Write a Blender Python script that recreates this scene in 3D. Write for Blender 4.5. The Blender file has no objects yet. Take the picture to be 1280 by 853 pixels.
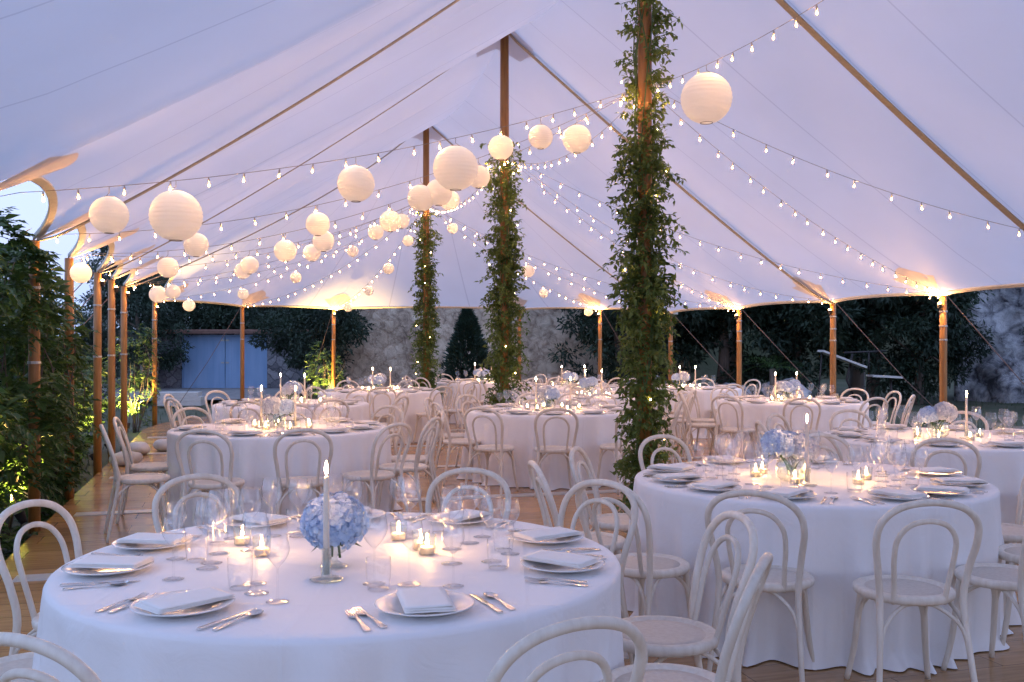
import bpy, bmesh, math, random
from math import sin, cos, pi, radians, sqrt, exp, atan2
from mathutils import Vector, Matrix, noise as mnoise

random.seed(7)
SC = bpy.context.scene
COL = SC.collection

# ------------------------------------------------------------------ camera
cam_d = bpy.data.cameras.new('camera')
cam = bpy.data.objects.new('camera', cam_d)
COL.objects.link(cam)
cam.location = (0, 0, 1.5)
cam.rotation_euler = (radians(90), 0, 0)
cam_d.sensor_width = 36.0
cam_d.lens = 36.0 * 1230 / 1280
cam_d.shift_y = 3.5 / 1280
cam_d.clip_start = 0.05
cam_d.clip_end = 800
SC.camera = cam

# ------------------------------------------------------------------ sky, sun, exposure
SUN_EL, SUN_ROT = radians(-1.5), radians(150)
world = bpy.data.worlds.new('World')
SC.world = world
world.use_nodes = True
wn = world.node_tree.nodes
wl = world.node_tree.links
for n in list(wn):
    wn.remove(n)
sky = wn.new('ShaderNodeTexSky')
sky.sky_type = 'NISHITA'
sky.sun_disc = False
sky.sun_elevation = SUN_EL
sky.sun_rotation = SUN_ROT
sky.air_density = 1.0
sky.dust_density = 0.3
sky.ozone_density = 3.0
hsv = wn.new('ShaderNodeHueSaturation')
hsv.inputs['Saturation'].default_value = 0.7
hsv.inputs['Hue'].default_value = 0.51
bg = wn.new('ShaderNodeBackground')
bg.inputs['Strength'].default_value = 0.15
wo = wn.new('ShaderNodeOutputWorld')
dusk = wn.new('ShaderNodeMixRGB')          # thin overcast dusk: most of the dome an even blue
dusk.inputs['Fac'].default_value = 0.88
dusk.inputs['Color2'].default_value = (0.104, 0.138, 0.228, 1)
wl.new(sky.outputs[0], hsv.inputs['Color'])
wl.new(hsv.outputs[0], dusk.inputs['Color1'])
wl.new(dusk.outputs[0], bg.inputs['Color'])
wl.new(bg.outputs[0], wo.inputs['Surface'])

sun_d = bpy.data.lights.new('sun', 'SUN')
sun_d.energy = 0.002
sun_d.angle = radians(12)
sun_d.color = (1.0, 0.85, 0.8)
sun = bpy.data.objects.new('sun', sun_d)
COL.objects.link(sun)
sun.location = (0, 0, 30)
sun.rotation_euler = Vector((sin(SUN_ROT) * cos(SUN_EL), cos(SUN_ROT) * cos(SUN_EL), sin(max(SUN_EL, radians(3))))).to_track_quat('Z', 'Y').to_euler()

SC.view_settings.view_transform = 'Standard'
SC.view_settings.look = 'None'
SC.view_settings.gamma = 1.0
SC.view_settings.use_curve_mapping = False
SC.view_settings.exposure = 5.5
SC.cycles.max_bounces = 8
SC.cycles.diffuse_bounces = 4
SC.cycles.transparent_max_bounces = 24
SC.cycles.sample_clamp_indirect = 4.0
SC.cycles.use_denoising = True
SC.cycles.caustics_reflective = False
SC.cycles.caustics_refractive = False

# ------------------------------------------------------------------ materials
def new_mat(name):
    m = bpy.data.materials.new(name)
    m.use_nodes = True
    nt = m.node_tree
    for n in list(nt.nodes):
        nt.nodes.remove(n)
    out = nt.nodes.new('ShaderNodeOutputMaterial')
    return m, nt.nodes, nt.links, out

def pbr(name, c1, c2=None, rough=0.5, scale=8.0, bump=0.0, bscale=None, metal=0.0, spec=0.5, sheen=0.0,
        stretch=None, detail=6.0, trans=0.0, rnd=0.0, coat=0.0):
    """principled with two-colour noise variation, bump, optional translucency"""
    m, N, L, out = new_mat(name)
    p = N.new('ShaderNodeBsdfPrincipled')
    p.inputs['Roughness'].default_value = rough
    p.inputs['Metallic'].default_value = metal
    p.inputs['Specular IOR Level'].default_value = spec
    p.inputs['Sheen Weight'].default_value = sheen
    p.inputs['Coat Weight'].default_value = coat
    tc = N.new('ShaderNodeTexCoord')
    mp = N.new('ShaderNodeMapping')
    L.new(tc.outputs['Object'], mp.inputs['Vector'])
    if stretch:
        mp.inputs['Scale'].default_value = stretch
    nz = N.new('ShaderNodeTexNoise')
    nz.inputs['Scale'].default_value = scale
    nz.inputs['Detail'].default_value = detail
    L.new(mp.outputs[0], nz.inputs['Vector'])
    rp = N.new('ShaderNodeValToRGB')
    rp.color_ramp.elements[0].position = 0.3
    rp.color_ramp.elements[1].position = 0.7
    rp.color_ramp.elements[0].color = (*c1, 1)
    rp.color_ramp.elements[1].color = (*(c2 or c1), 1)
    L.new(nz.outputs['Fac'], rp.inputs['Fac'])
    col = rp.outputs['Color']
    if rnd:
        oi = N.new('ShaderNodeObjectInfo')
        hs = N.new('ShaderNodeHueSaturation')
        mr = N.new('ShaderNodeMapRange')
        mr.inputs['To Min'].default_value = 1 - rnd
        mr.inputs['To Max'].default_value = 1 + rnd
        L.new(oi.outputs['Random'], mr.inputs['Value'])
        L.new(mr.outputs[0], hs.inputs['Value'])
        L.new(col, hs.inputs['Color'])
        col = hs.outputs['Color']
    L.new(col, p.inputs['Base Color'])
    if bump:
        nb = N.new('ShaderNodeTexNoise')
        nb.inputs['Scale'].default_value = bscale or scale * 3
        nb.inputs['Detail'].default_value = 6
        L.new(mp.outputs[0], nb.inputs['Vector'])
        b = N.new('ShaderNodeBump')
        b.inputs['Strength'].default_value = bump
        b.inputs['Distance'].default_value = 0.02
        L.new(nb.outputs['Fac'], b.inputs['Height'])
        L.new(b.outputs[0], p.inputs['Normal'])
    if trans:
        t = N.new('ShaderNodeBsdfTranslucent')
        L.new(col, t.inputs['Color'])
        mx = N.new('ShaderNodeMixShader')
        mx.inputs['Fac'].default_value = trans
        L.new(p.outputs[0], mx.inputs[1])
        L.new(t.outputs[0], mx.inputs[2])
        L.new(mx.outputs[0], out.inputs['Surface'])
    else:
        L.new(p.outputs[0], out.inputs['Surface'])
    return m

def emis(name, col, strength):
    m, N, L, out = new_mat(name)
    e = N.new('ShaderNodeEmission')
    e.inputs['Color'].default_value = (*col, 1)
    e.inputs['Strength'].default_value = strength * DUSK
    L.new(e.outputs[0], out.inputs['Surface'])
    return m

def thin_glass(name, tint=(0.985, 0.988, 0.99), edge=0.9):
    m, N, L, out = new_mat(name)
    tr = N.new('ShaderNodeBsdfTransparent')
    tr.inputs['Color'].default_value = (*tint, 1)
    tre = N.new('ShaderNodeBsdfTransparent')
    tre.inputs['Color'].default_value = (edge * .6, edge * .6, edge * .64, 1)
    gl = N.new('ShaderNodeBsdfGlossy')
    gl.inputs['Roughness'].default_value = 0.02
    gl.inputs['Color'].default_value = (1, 1, 1, 1)
    lw = N.new('ShaderNodeLayerWeight')
    lw.inputs['Blend'].default_value = 0.5
    pw = N.new('ShaderNodeMath'); pw.operation = 'POWER'
    pw.inputs[1].default_value = 4.0
    L.new(lw.outputs['Facing'], pw.inputs[0])
    m1 = N.new('ShaderNodeMixShader')
    L.new(pw.outputs[0], m1.inputs['Fac'])
    L.new(tr.outputs[0], m1.inputs[1]); L.new(tre.outputs[0], m1.inputs[2])
    p5 = N.new('ShaderNodeMath'); p5.operation = 'POWER'
    p5.inputs[1].default_value = 3.6
    L.new(lw.outputs['Facing'], p5.inputs[0])
    mu = N.new('ShaderNodeMath'); mu.operation = 'MULTIPLY_ADD'
    mu.inputs[1].default_value = 0.7
    mu.inputs[2].default_value = 0.095
    mu.use_clamp = True
    L.new(p5.outputs[0], mu.inputs[0])
    m2 = N.new('ShaderNodeMixShader')
    L.new(mu.outputs[0], m2.inputs['Fac'])
    L.new(m1.outputs[0], m2.inputs[1]); L.new(gl.outputs[0], m2.inputs[2])
    L.new(m2.outputs[0], out.inputs['Surface'])
    return m

def fabric_mat(name, col, trans_f, seams=False, c2=None):
    m, N, L, out = new_mat(name)
    d = N.new('ShaderNodeBsdfDiffuse')
    t = N.new('ShaderNodeBsdfTranslucent')
    mx = N.new('ShaderNodeMixShader')
    mx.inputs['Fac'].default_value = trans_f
    tc = N.new('ShaderNodeTexCoord')
    nz = N.new('ShaderNodeTexNoise')
    nz.inputs['Scale'].default_value = 0.6
    nz.inputs['Detail'].default_value = 5
    L.new(tc.outputs['Object'], nz.inputs['Vector'])
    rp = N.new('ShaderNodeValToRGB')
    rp.color_ramp.elements[0].position = 0.3
    rp.color_ramp.elements[1].position = 0.7
    rp.color_ramp.elements[0].color = (*col, 1)
    rp.color_ramp.elements[1].color = (*(c2 or tuple(x * 1.09 for x in col)), 1)
    L.new(nz.outputs['Fac'], rp.inputs['Fac'])
    c = rp.outputs['Color']
    if seams:
        uv = N.new('ShaderNodeUVMap'); uv.uv_map = 'UVMap'
        sx = N.new('ShaderNodeSeparateXYZ')
        L.new(uv.outputs[0], sx.inputs[0])
        dv = N.new('ShaderNodeMath'); dv.operation = 'MULTIPLY'; dv.inputs[1].default_value = 1 / 1.17
        L.new(sx.outputs['X'], dv.inputs[0])
        fr = N.new('ShaderNodeMath'); fr.operation = 'FRACT'
        L.new(dv.outputs[0], fr.inputs[0])
        lt = N.new('ShaderNodeMath'); lt.operation = 'LESS_THAN'; lt.inputs[1].default_value = 0.016
        L.new(fr.outputs[0], lt.inputs[0])
        mc = N.new('ShaderNodeMixRGB')
        mc.blend_type = 'MULTIPLY'
        mc.inputs['Color2'].default_value = (0.84, 0.84, 0.86, 1)
        L.new(lt.outputs[0], mc.inputs['Fac'])
        L.new(c, mc.inputs['Color1'])
        c = mc.outputs[0]
    L.new(c, d.inputs['Color']); L.new(c, t.inputs['Color'])
    L.new(d.outputs[0], mx.inputs[1]); L.new(t.outputs[0], mx.inputs[2])
    L.new(mx.outputs[0], out.inputs['Surface'])
    return m

DUSK = 0.18          # how dim the lit lamps are next to full daylight scale
M = {}
M['sail'] = fabric_mat('sailcloth', (0.675, 0.695, 0.765), 0.46, seams=True)
M['patch'] = fabric_mat('patch_canvas', (0.74, 0.66, 0.58), 0.42)
M['strap'] = pbr('webbing', (0.30, 0.27, 0.22), (0.38, 0.34, 0.28), 0.8, 30)
M['hem'] = pbr('hem_webbing', (0.64, 0.62, 0.56), (0.74, 0.72, 0.66), 0.8, 20)
M['paper'] = fabric_mat('lantern_paper', (0.86, 0.84, 0.80), 0.5)
M['pole'] = pbr('varnished_pine', (0.24, 0.10, 0.022), (0.38, 0.18, 0.045), 0.35, 6, 0.15, 40, stretch=(6, 6, .6))
M['clamp'] = pbr('galvanised', (0.36, 0.36, 0.36), (0.5, 0.5, 0.48), 0.45, 30, metal=0.9)
M['cable'] = pbr('cable_brown', (0.20, 0.17, 0.14), (0.28, 0.24, 0.20), 0.6, 30)
M['socket'] = pbr('pale_socket', (0.42, 0.38, 0.33), (0.5, 0.45, 0.4), 0.6, 30)
M['bulb'] = emis('bulb_glow', (1.0, 0.50, 0.18), 280.0)
def bulb_glass():
    m, N, L, out = new_mat('frosted_bulb_glass')
    e = N.new('ShaderNodeEmission'); e.inputs['Color'].default_value = (1, .50, .17, 1); e.inputs['Strength'].default_value = .26 * DUSK
    t = N.new('ShaderNodeBsdfTransparent'); a = N.new('ShaderNodeAddShader')
    t.inputs['Color'].default_value = (.75, .72, .68, 1)
    L.new(e.outputs[0], a.inputs[0]); L.new(t.outputs[0], a.inputs[1]); L.new(a.outputs[0], out.inputs['Surface'])
    return m
M['bulb_glass'] = bulb_glass()
M['lampbulb'] = emis('lamp_glow', (1.0, 0.62, 0.28), 6.0)
M['flame'] = emis('flame_glow', (1.0, 0.50, 0.20), 62.0)
M['chair'] = pbr('painted_beech', (0.66, 0.59, 0.50), (0.78, 0.73, 0.65), 0.42, 40, 0.1, 120, stretch=(1, 1, .12), rnd=0.07)
M['cane'] = pbr('seat_panel_paint', (0.58, 0.52, 0.45), (0.66, 0.61, 0.54), 0.5, 60, 0.1, 300, rnd=0.06)
M['cloth'] = pbr('tablecloth_linen', (0.86, 0.85, 0.86), (0.89, 0.88, 0.89), 0.55, 3, 0.06, 900, sheen=0.3, spec=0.35)
def add_creases(m):
    N, L = m.node_tree.nodes, m.node_tree.links
    p = [n for n in N if n.type == 'BSDF_PRINCIPLED'][0]
    old = p.inputs['Normal'].links[0].from_socket
    tc = N.new('ShaderNodeTexCoord'); nz = N.new('ShaderNodeTexNoise')
    nz.inputs['Scale'].default_value = 5.5; nz.inputs['Detail'].default_value = 7; nz.inputs['Distortion'].default_value = 1.2; nz.inputs['Roughness'].default_value = .6
    L.new(tc.outputs['Object'], nz.inputs['Vector'])
    sx = N.new('ShaderNodeSeparateXYZ'); L.new(tc.outputs['Object'], sx.inputs[0])
    h = nz.outputs['Fac']
    for ax in ('X', 'Y'):      # pressed fold lines from the laundry
        a = N.new('ShaderNodeMath'); a.operation = 'PINGPONG'; a.inputs[1].default_value = .31
        L.new(sx.outputs[ax], a.inputs[0])
        q = N.new('ShaderNodeMapRange'); q.inputs['From Max'].default_value = .012; q.inputs['To Min'].default_value = .22; q.inputs['To Max'].default_value = 0
        L.new(a.outputs[0], q.inputs['Value'])
        ad = N.new('ShaderNodeMath'); ad.operation = 'ADD'
        L.new(h, ad.inputs[0]); L.new(q.outputs[0], ad.inputs[1]); h = ad.outputs[0]
    b = N.new('ShaderNodeBump'); b.inputs['Strength'].default_value = .35; b.inputs['Distance'].default_value = .02
    L.new(h, b.inputs['Height']); L.new(old, b.inputs['Normal']); L.new(b.outputs[0], p.inputs['Normal'])
add_creases(M['cloth'])
M['napkin'] = pbr('napkin_linen', (0.90, 0.87, 0.83), (0.93, 0.90, 0.87), 0.85, 30, 0.06, 700)
M['china'] = pbr('porcelain', (0.80, 0.79, 0.78), (0.84, 0.83, 0.82), 0.12, 5, coat=0.4)
M['silver'] = pbr('silver', (0.72, 0.70, 0.68), (0.80, 0.78, 0.75), 0.16, 20, metal=1.0)
M['glass'] = thin_glass('clear_glass')
M['vglass'] = thin_glass('vase_glass', (0.95, 0.97, 0.94))
M['wax'] = pbr('candle_wax', (0.86, 0.77, 0.64), (0.90, 0.83, 0.72), 0.4, 20, trans=0.25)
M['petal'] = pbr('blue_petal', (0.40, 0.56, 0.82), (0.68, 0.78, 0.88), 0.6, 26, trans=0.25, detail=3)
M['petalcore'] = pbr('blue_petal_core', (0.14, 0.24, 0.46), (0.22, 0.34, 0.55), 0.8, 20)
M['petal2'] = pbr('pale_petal', (0.50, 0.55, 0.66), (0.66, 0.70, 0.76), 0.6, 26, trans=0.25, detail=3)
M['stem'] = pbr('green_stem', (0.06, 0.12, 0.03), (0.09, 0.17, 0.05), 0.5, 20)
M['leaf_fl'] = pbr('hydrangea_leaf', (0.04, 0.09, 0.03), (0.07, 0.13, 0.04), 0.5, 20, trans=0.2)
M['ivy'] = pbr('vine_leaf', (0.065, 0.115, 0.022), (0.19, 0.26, 0.06), 0.45, 5, trans=0.3, detail=2)
M['hedge'] = pbr('climber_leaf', (0.028, 0.070, 0.018), (0.085, 0.16, 0.038), 0.45, 3, trans=0.3, detail=3)
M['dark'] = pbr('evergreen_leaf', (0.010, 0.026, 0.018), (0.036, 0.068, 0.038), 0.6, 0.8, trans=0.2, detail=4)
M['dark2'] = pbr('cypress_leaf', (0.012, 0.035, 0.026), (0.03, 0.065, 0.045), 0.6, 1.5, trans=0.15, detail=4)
M['bark'] = pbr('bark', (0.07, 0.055, 0.045), (0.16, 0.13, 0.11), 0.9, 6, 0.6, 20, stretch=(3, 3, .5))
M['palebark'] = pbr('pale_bark', (0.22, 0.20, 0.19), (0.34, 0.31, 0.29), 0.9, 3, 0.5, 12, stretch=(3, 3, .6))
M['grass'] = pbr('grass_blades', (0.025, 0.045, 0.015), (0.045, 0.07, 0.025), 0.7, 3)
M['white_wood'] = pbr('pale_plank', (0.42, 0.42, 0.42), (0.58, 0.57, 0.55), 0.6, 8, stretch=(1, 6, 6))
M['bluedoor'] = pbr('blue_door_paint', (0.19, 0.33, 0.55), (0.26, 0.40, 0.62), 0.5, 1.6, 0.1, 20, stretch=(3, 1, .5))
M['iron'] = pbr('dark_iron', (0.03, 0.03, 0.035), (0.06, 0.05, 0.05), 0.5, 20, metal=0.6)
M['tile'] = pbr('roof_tile', (0.17, 0.09, 0.07), (0.25, 0.15, 0.12), 0.8, 6, 0.4, 20)
M['rope'] = pbr('guy_rope', (0.16, 0.10, 0.09), (0.25, 0.17, 0.14), 0.8, 30)
M['canvasbag'] = pbr('bag_canvas', (0.45, 0.44, 0.44), (0.58, 0.56, 0.54), 0.85, 8, 0.4, 30)

def stone_mat(name, ca, cb, cm, scale):
    m, N, L, out = new_mat(name)
    p = N.new('ShaderNodeBsdfPrincipled')
    p.inputs['Roughness'].default_value = 0.9
    tc = N.new('ShaderNodeTexCoord')
    nz0 = N.new('ShaderNodeTexNoise'); nz0.inputs['Scale'].default_value = scale * .9; nz0.inputs['Detail'].default_value = 4
    L.new(tc.outputs['Object'], nz0.inputs['Vector'])
    ad = N.new('ShaderNodeMixRGB'); ad.inputs['Fac'].default_value = 0.22
    L.new(tc.outputs['Object'], ad.inputs['Color1']); L.new(nz0.outputs['Color'], ad.inputs['Color2'])
    v = N.new('ShaderNodeTexVoronoi'); v.feature = 'F1'; v.inputs['Scale'].default_value = scale
    L.new(ad.outputs[0], v.inputs['Vector'])
    ve = N.new('ShaderNodeTexVoronoi'); ve.feature = 'DISTANCE_TO_EDGE'; ve.inputs['Scale'].default_value = scale
    L.new(ad.outputs[0], ve.inputs['Vector'])
    r1 = N.new('ShaderNodeValToRGB')
    r1.color_ramp.elements[0].color = (*ca, 1); r1.color_ramp.elements[1].color = (*cb, 1)
    sx = N.new('ShaderNodeSeparateXYZ'); L.new(v.outputs['Color'], sx.inputs[0])
    L.new(sx.outputs['X'], r1.inputs['Fac'])
    nz = N.new('ShaderNodeTexNoise'); nz.inputs['Scale'].default_value = scale * 4; nz.inputs['Detail'].default_value = 8
    L.new(tc.outputs['Object'], nz.inputs['Vector'])
    mm = N.new('ShaderNodeMixRGB'); mm.blend_type = 'OVERLAY'; mm.inputs['Fac'].default_value = 0.6
    L.new(r1.outputs[0], mm.inputs['Color1']); L.new(nz.outputs['Fac'], mm.inputs['Color2'])
    r2 = N.new('ShaderNodeValToRGB')
    r2.color_ramp.elements[0].position = 0.0; r2.color_ramp.elements[1].position = 0.07
    L.new(ve.outputs['Distance'], r2.inputs['Fac'])
    mj = N.new('ShaderNodeMixRGB'); mj.inputs['Color1'].default_value = (*cm, 1)
    L.new(r2.outputs[0], mj.inputs['Fac']); L.new(mm.outputs[0], mj.inputs['Color2'])
    L.new(mj.outputs[0], p.inputs['Base Color'])
    b = N.new('ShaderNodeBump'); b.inputs['Strength'].default_value = 0.9; b.inputs['Distance'].default_value = 0.06
    L.new(mj.outputs[0], b.inputs['Height']); L.new(b.outputs[0], p.inputs['Normal'])
    L.new(p.outputs[0], out.inputs['Surface'])
    return m
def weathered(name, ramp, scale):
    m, N, L, out = new_mat(name)
    p = N.new('ShaderNodeBsdfPrincipled'); p.inputs['Roughness'].default_value = 0.95
    tc = N.new('ShaderNodeTexCoord')
    n1 = N.new('ShaderNodeTexNoise'); n1.inputs['Scale'].default_value = scale; n1.inputs['Detail'].default_value = 12; n1.inputs['Roughness'].default_value = .72; n1.inputs['Distortion'].default_value = .6
    L.new(tc.outputs['Object'], n1.inputs['Vector'])
    n2 = N.new('ShaderNodeTexNoise'); n2.inputs['Scale'].default_value = scale * .35; n2.inputs['Detail'].default_value = 4
    L.new(tc.outputs['Object'], n2.inputs['Vector'])
    v = N.new('ShaderNodeTexVoronoi'); v.feature = 'DISTANCE_TO_EDGE'; v.inputs['Scale'].default_value = scale * 1.1
    ad = N.new('ShaderNodeMixRGB'); ad.inputs['Fac'].default_value = .3
    L.new(tc.outputs['Object'], ad.inputs['Color1']); L.new(n1.outputs['Color'], ad.inputs['Color2']); L.new(ad.outputs[0], v.inputs['Vector'])
    mx = N.new('ShaderNodeMath'); mx.operation = 'MULTIPLY_ADD'; mx.inputs[1].default_value = .35
    L.new(n2.outputs['Fac'], mx.inputs[0])
    m2 = N.new('ShaderNodeMath'); m2.operation = 'MULTIPLY'; m2.inputs[1].default_value = .72
    L.new(n1.outputs['Fac'], m2.inputs[0]); L.new(m2.outputs[0], mx.inputs[2])
    ed = N.new('ShaderNodeMapRange'); ed.inputs['From Max'].default_value = .12; ed.inputs['To Min'].default_value = -.075; ed.inputs['To Max'].default_value = .0
    L.new(v.outputs['Distance'], ed.inputs['Value'])
    sm = N.new('ShaderNodeMath'); sm.operation = 'ADD'
    L.new(mx.outputs[0], sm.inputs[0]); L.new(ed.outputs[0], sm.inputs[1])
    rp = N.new('ShaderNodeValToRGB'); r = rp.color_ramp
    r.elements[0].position, r.elements[0].color = ramp[0][0], (*ramp[0][1], 1)
    r.elements[1].position, r.elements[1].color = ramp[-1][0], (*ramp[-1][1], 1)
    for q, c in ramp[1:-1]:
        e = r.elements.new(q); e.color = (*c, 1)
    L.new(sm.outputs[0], rp.inputs['Fac']); L.new(rp.outputs[0], p.inputs['Base Color'])
    b = N.new('ShaderNodeBump'); b.inputs['Strength'].default_value = 1.0; b.inputs['Distance'].default_value = .12
    L.new(sm.outputs[0], b.inputs['Height']); L.new(b.outputs[0], p.inputs['Normal'])
    L.new(p.outputs[0], out.inputs['Surface'])
    return m
M['limestone'] = weathered('limestone_rubble', [(.34, (.17, .13, .10)), (.46, (.40, .32, .25)), (.56, (.58, .49, .39)), (.68, (.72, .63, .52))], 3.3)
M['greystone'] = stone_mat('grey_rubble', (0.10, 0.10, 0.12), (0.26, 0.26, 0.28), (0.06, 0.06, 0.07), 4.2)
M['cliff'] = weathered('cliff_rock', [(.36, (.04, .04, .05)), (.46, (.24, .25, .28)), (.56, (.48, .50, .54)), (.7, (.66, .67, .70))], 2.0)

def deck_mat():
    m, N, L, out = new_mat('deck_boards')
    p = N.new('ShaderNodeBsdfPrincipled')
    p.inputs['Specular IOR Level'].default_value = 0.42
    uv = N.new('ShaderNodeUVMap'); uv.uv_map = 'UVMap'
    br = N.new('ShaderNodeTexBrick')
    br.inputs['Scale'].default_value = 1.0
    br.inputs['Brick Width'].default_value = 1.22
    br.inputs['Row Height'].default_value = 0.305
    br.inputs['Mortar Size'].default_value = 0.003
    br.inputs['Mortar Smooth'].default_value = 0.2
    br.inputs['Color1'].default_value = (0.40, 0.23, 0.105, 1)
    br.inputs['Color2'].default_value = (0.50, 0.295, 0.14, 1)
    br.inputs['Mortar'].default_value = (0.17, 0.10, 0.05, 1)
    L.new(uv.outputs[0], br.inputs['Vector'])
    mp = N.new('ShaderNodeMapping'); mp.inputs['Scale'].default_value = (1.2, 14, 1)
    L.new(uv.outputs[0], mp.inputs['Vector'])
    nz = N.new('ShaderNodeTexNoise'); nz.inputs['Scale'].default_value = 2.2; nz.inputs['Detail'].default_value = 8
    L.new(mp.outputs[0], nz.inputs['Vector'])
    mm = N.new('ShaderNodeMixRGB'); mm.blend_type = 'OVERLAY'; mm.inputs['Fac'].default_value = 0.55
    L.new(br.outputs['Color'], mm.inputs['Color1']); L.new(nz.outputs['Fac'], mm.inputs['Color2'])
    L.new(mm.outputs[0], p.inputs['Base Color'])
    n2 = N.new('ShaderNodeTexNoise'); n2.inputs['Scale'].default_value = 1.3; n2.inputs['Detail'].default_value = 5
    L.new(uv.outputs[0], n2.inputs['Vector'])
    mr = N.new('ShaderNodeMapRange'); mr.inputs['To Min'].default_value = 0.10; mr.inputs['To Max'].default_value = 0.30
    L.new(n2.outputs['Fac'], mr.inputs['Value']); L.new(mr.outputs[0], p.inputs['Roughness'])
    b = N.new('ShaderNodeBump'); b.inputs['Strength'].default_value = 0.25; b.inputs['Distance'].default_value = 0.004
    L.new(mm.outputs[0], b.inputs['Height']); L.new(b.outputs[0], p.inputs['Normal'])
    L.new(p.outputs[0], out.inputs['Surface'])
    return m
M['deck'] = deck_mat()
M['deckstrip'] = pbr('joint_strip', (0.50, 0.48, 0.46), (0.60, 0.57, 0.53), 0.3, 4, stretch=(4, 4, 1))
M['ground'] = pbr('ground_turf', (0.035, 0.05, 0.02), (0.085, 0.085, 0.055), 0.95, 0.9, 0.6, 14)
M['gravel'] = pbr('gravel_path', (0.16, 0.16, 0.17), (0.26, 0.25, 0.25), 0.95, 4, 0.7, 60)

# ------------------------------------------------------------------ helpers
class MB:
    """collects verts and faces of one mesh"""
    def __init__(self):
        self.v = []; self.f = []
    def add(self, verts, faces):
        o = len(self.v)
        self.v.extend([tuple(p) for p in verts])
        self.f.extend([tuple(i + o for i in f) for f in faces])
    def box(self, c, s, rot=None):
        x, y, z = s[0] / 2, s[1] / 2, s[2] / 2
        vs = [Vector((sx * x, sy * y, sz * z)) for sx in (-1, 1) for sy in (-1, 1) for sz in (-1, 1)]
        if rot is not None:
            vs = [rot @ v for v in vs]
        vs = [v + Vector(c) for v in vs]
        self.add(vs, [(0, 1, 3, 2), (4, 6, 7, 5), (0, 4, 5, 1), (2, 3, 7, 6), (0, 2, 6, 4), (1, 5, 7, 3)])
    def tube(self, pts, r, n=8, cap=True):
        pts = [Vector(p) for p in pts]
        k = len(pts)
        rr = r if isinstance(r, (list, tuple)) else [r] * k
        t0 = (pts[1] - pts[0]).normalized()
        up = Vector((0, 0, 1)) if abs(t0.z) < .9 else Vector((1, 0, 0))
        nrm = t0.cross(up).normalized()
        o = len(self.v)
        for i in range(k):
            t = (pts[min(i + 1, k - 1)] - pts[max(i - 1, 0)]).normalized()
            nrm = (nrm - t * nrm.dot(t)).normalized()
            b = t.cross(nrm)
            for j in range(n):
                a = 2 * pi * j / n
                self.v.append(tuple(pts[i] + (nrm * cos(a) + b * sin(a)) * rr[i]))
        for i in range(k - 1):
            for j in range(n):
                a, b2 = o + i * n + j, o + i * n + (j + 1) % n
                self.f.append((a, b2, b2 + n, a + n))
        if cap:
            self.f.append(tuple(o + j for j in range(n))[::-1])
            self.f.append(tuple(o + (k - 1) * n + j for j in range(n)))
    def lathe(self, prof, n=24, c=(0, 0, 0), closed=False):
        o = len(self.v)
        for (r, z) in prof:
            for j in range(n):
                a = 2 * pi * j / n
                self.v.append((c[0] + r * cos(a), c[1] + r * sin(a), c[2] + z))
        for i in range(len(prof) - 1):
            for j in range(n):
                a, b = o + i * n + j, o + i * n + (j + 1) % n
                self.f.append((a, b, b + n, a + n))
    def mesh(self, name, mat, smooth=True):
        me = bpy.data.meshes.new(name)
        me.from_pydata(self.v, [], self.f)
        me.materials.append(mat)
        if smooth:
            me.polygons.foreach_set('use_smooth', [True] * len(me.polygons))
        me.update()
        return me

PARTS = {}      # root -> list of (part, [sub-parts])
def link(o):
    COL.objects.link(o)
    return o
def tag(o, label=None, cat=None, group=None, kind=None):
    if label: o['label'] = label
    if cat: o['category'] = cat
    if group: o['group'] = group
    if kind: o['kind'] = kind
    return o
def ob(name, me, label=None, cat=None, group=None, loc=(0, 0, 0), rz=0, kind=None):
    o = link(bpy.data.objects.new(name, me))
    o.location = loc; o.rotation_euler = (0, 0, rz)
    return tag(o, label, cat, group, kind)
def empty(name, label, cat, group=None, loc=(0, 0, 0), rz=0):
    o = link(bpy.data.objects.new(name, None))
    o.empty_display_size = 0.05
    o.location = loc; o.rotation_euler = (0, 0, rz)
    PARTS[o.name] = []
    return tag(o, label, cat, group)
def part(root, name, me, loc=(0, 0, 0), rot=(0, 0, 0)):
    o = link(bpy.data.objects.new(name, me))
    o.parent = root
    o.location = loc; o.rotation_euler = rot
    PARTS.setdefault(root.name, []).append(o)
    return o
def dup(root):
    """copy of a thing with its parts and sub-parts"""
    r = link(root.copy())
    kids = PARTS.get(root.name, [])
    PARTS[r.name] = []
    for k in kids:
        c = link(k.copy()); c.parent = r
        PARTS[r.name].append(c)
        PARTS[c.name] = []
        for s in PARTS.get(k.name, []):
            d = link(s.copy()); d.parent = c
            PARTS[c.name].append(d)
    return r
class Kind:
    """first use places the prototype itself, later uses copy it"""
    def __init__(self, root):
        self.root = root; self.used = False
    def put(self, loc, rz, label, group=None, tilt=None, scale=None):
        o = dup(self.root) if self.used else self.root
        self.used = True
        o.location = loc
        o.rotation_euler = (tilt[0], tilt[1], rz) if tilt else (0, 0, rz)
        if scale: o.scale = (scale,) * 3
        o['label'] = label
        if group: o['group'] = group
        return o
def crom(pts, sub=6):
    """Catmull-Rom through points"""
    P = [Vector(p) for p in pts]
    P = [P[0] * 2 - P[1]] + P + [P[-1] * 2 - P[-2]]
    out = []
    for i in range(1, len(P) - 2):
        for k in range(sub):
            t = k / sub
            a, b, c, d = P[i - 1], P[i], P[i + 1], P[i + 2]
            out.append(.5 * ((2 * b) + (c - a) * t + (2 * a - 5 * b + 4 * c - d) * t * t + (3 * b - a - 3 * c + d) * t ** 3))
    out.append(P[-2])
    return out
ORD = 'first second third fourth fifth sixth seventh eighth ninth tenth eleventh twelfth thirteenth fourteenth fifteenth sixteenth'.split()

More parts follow.
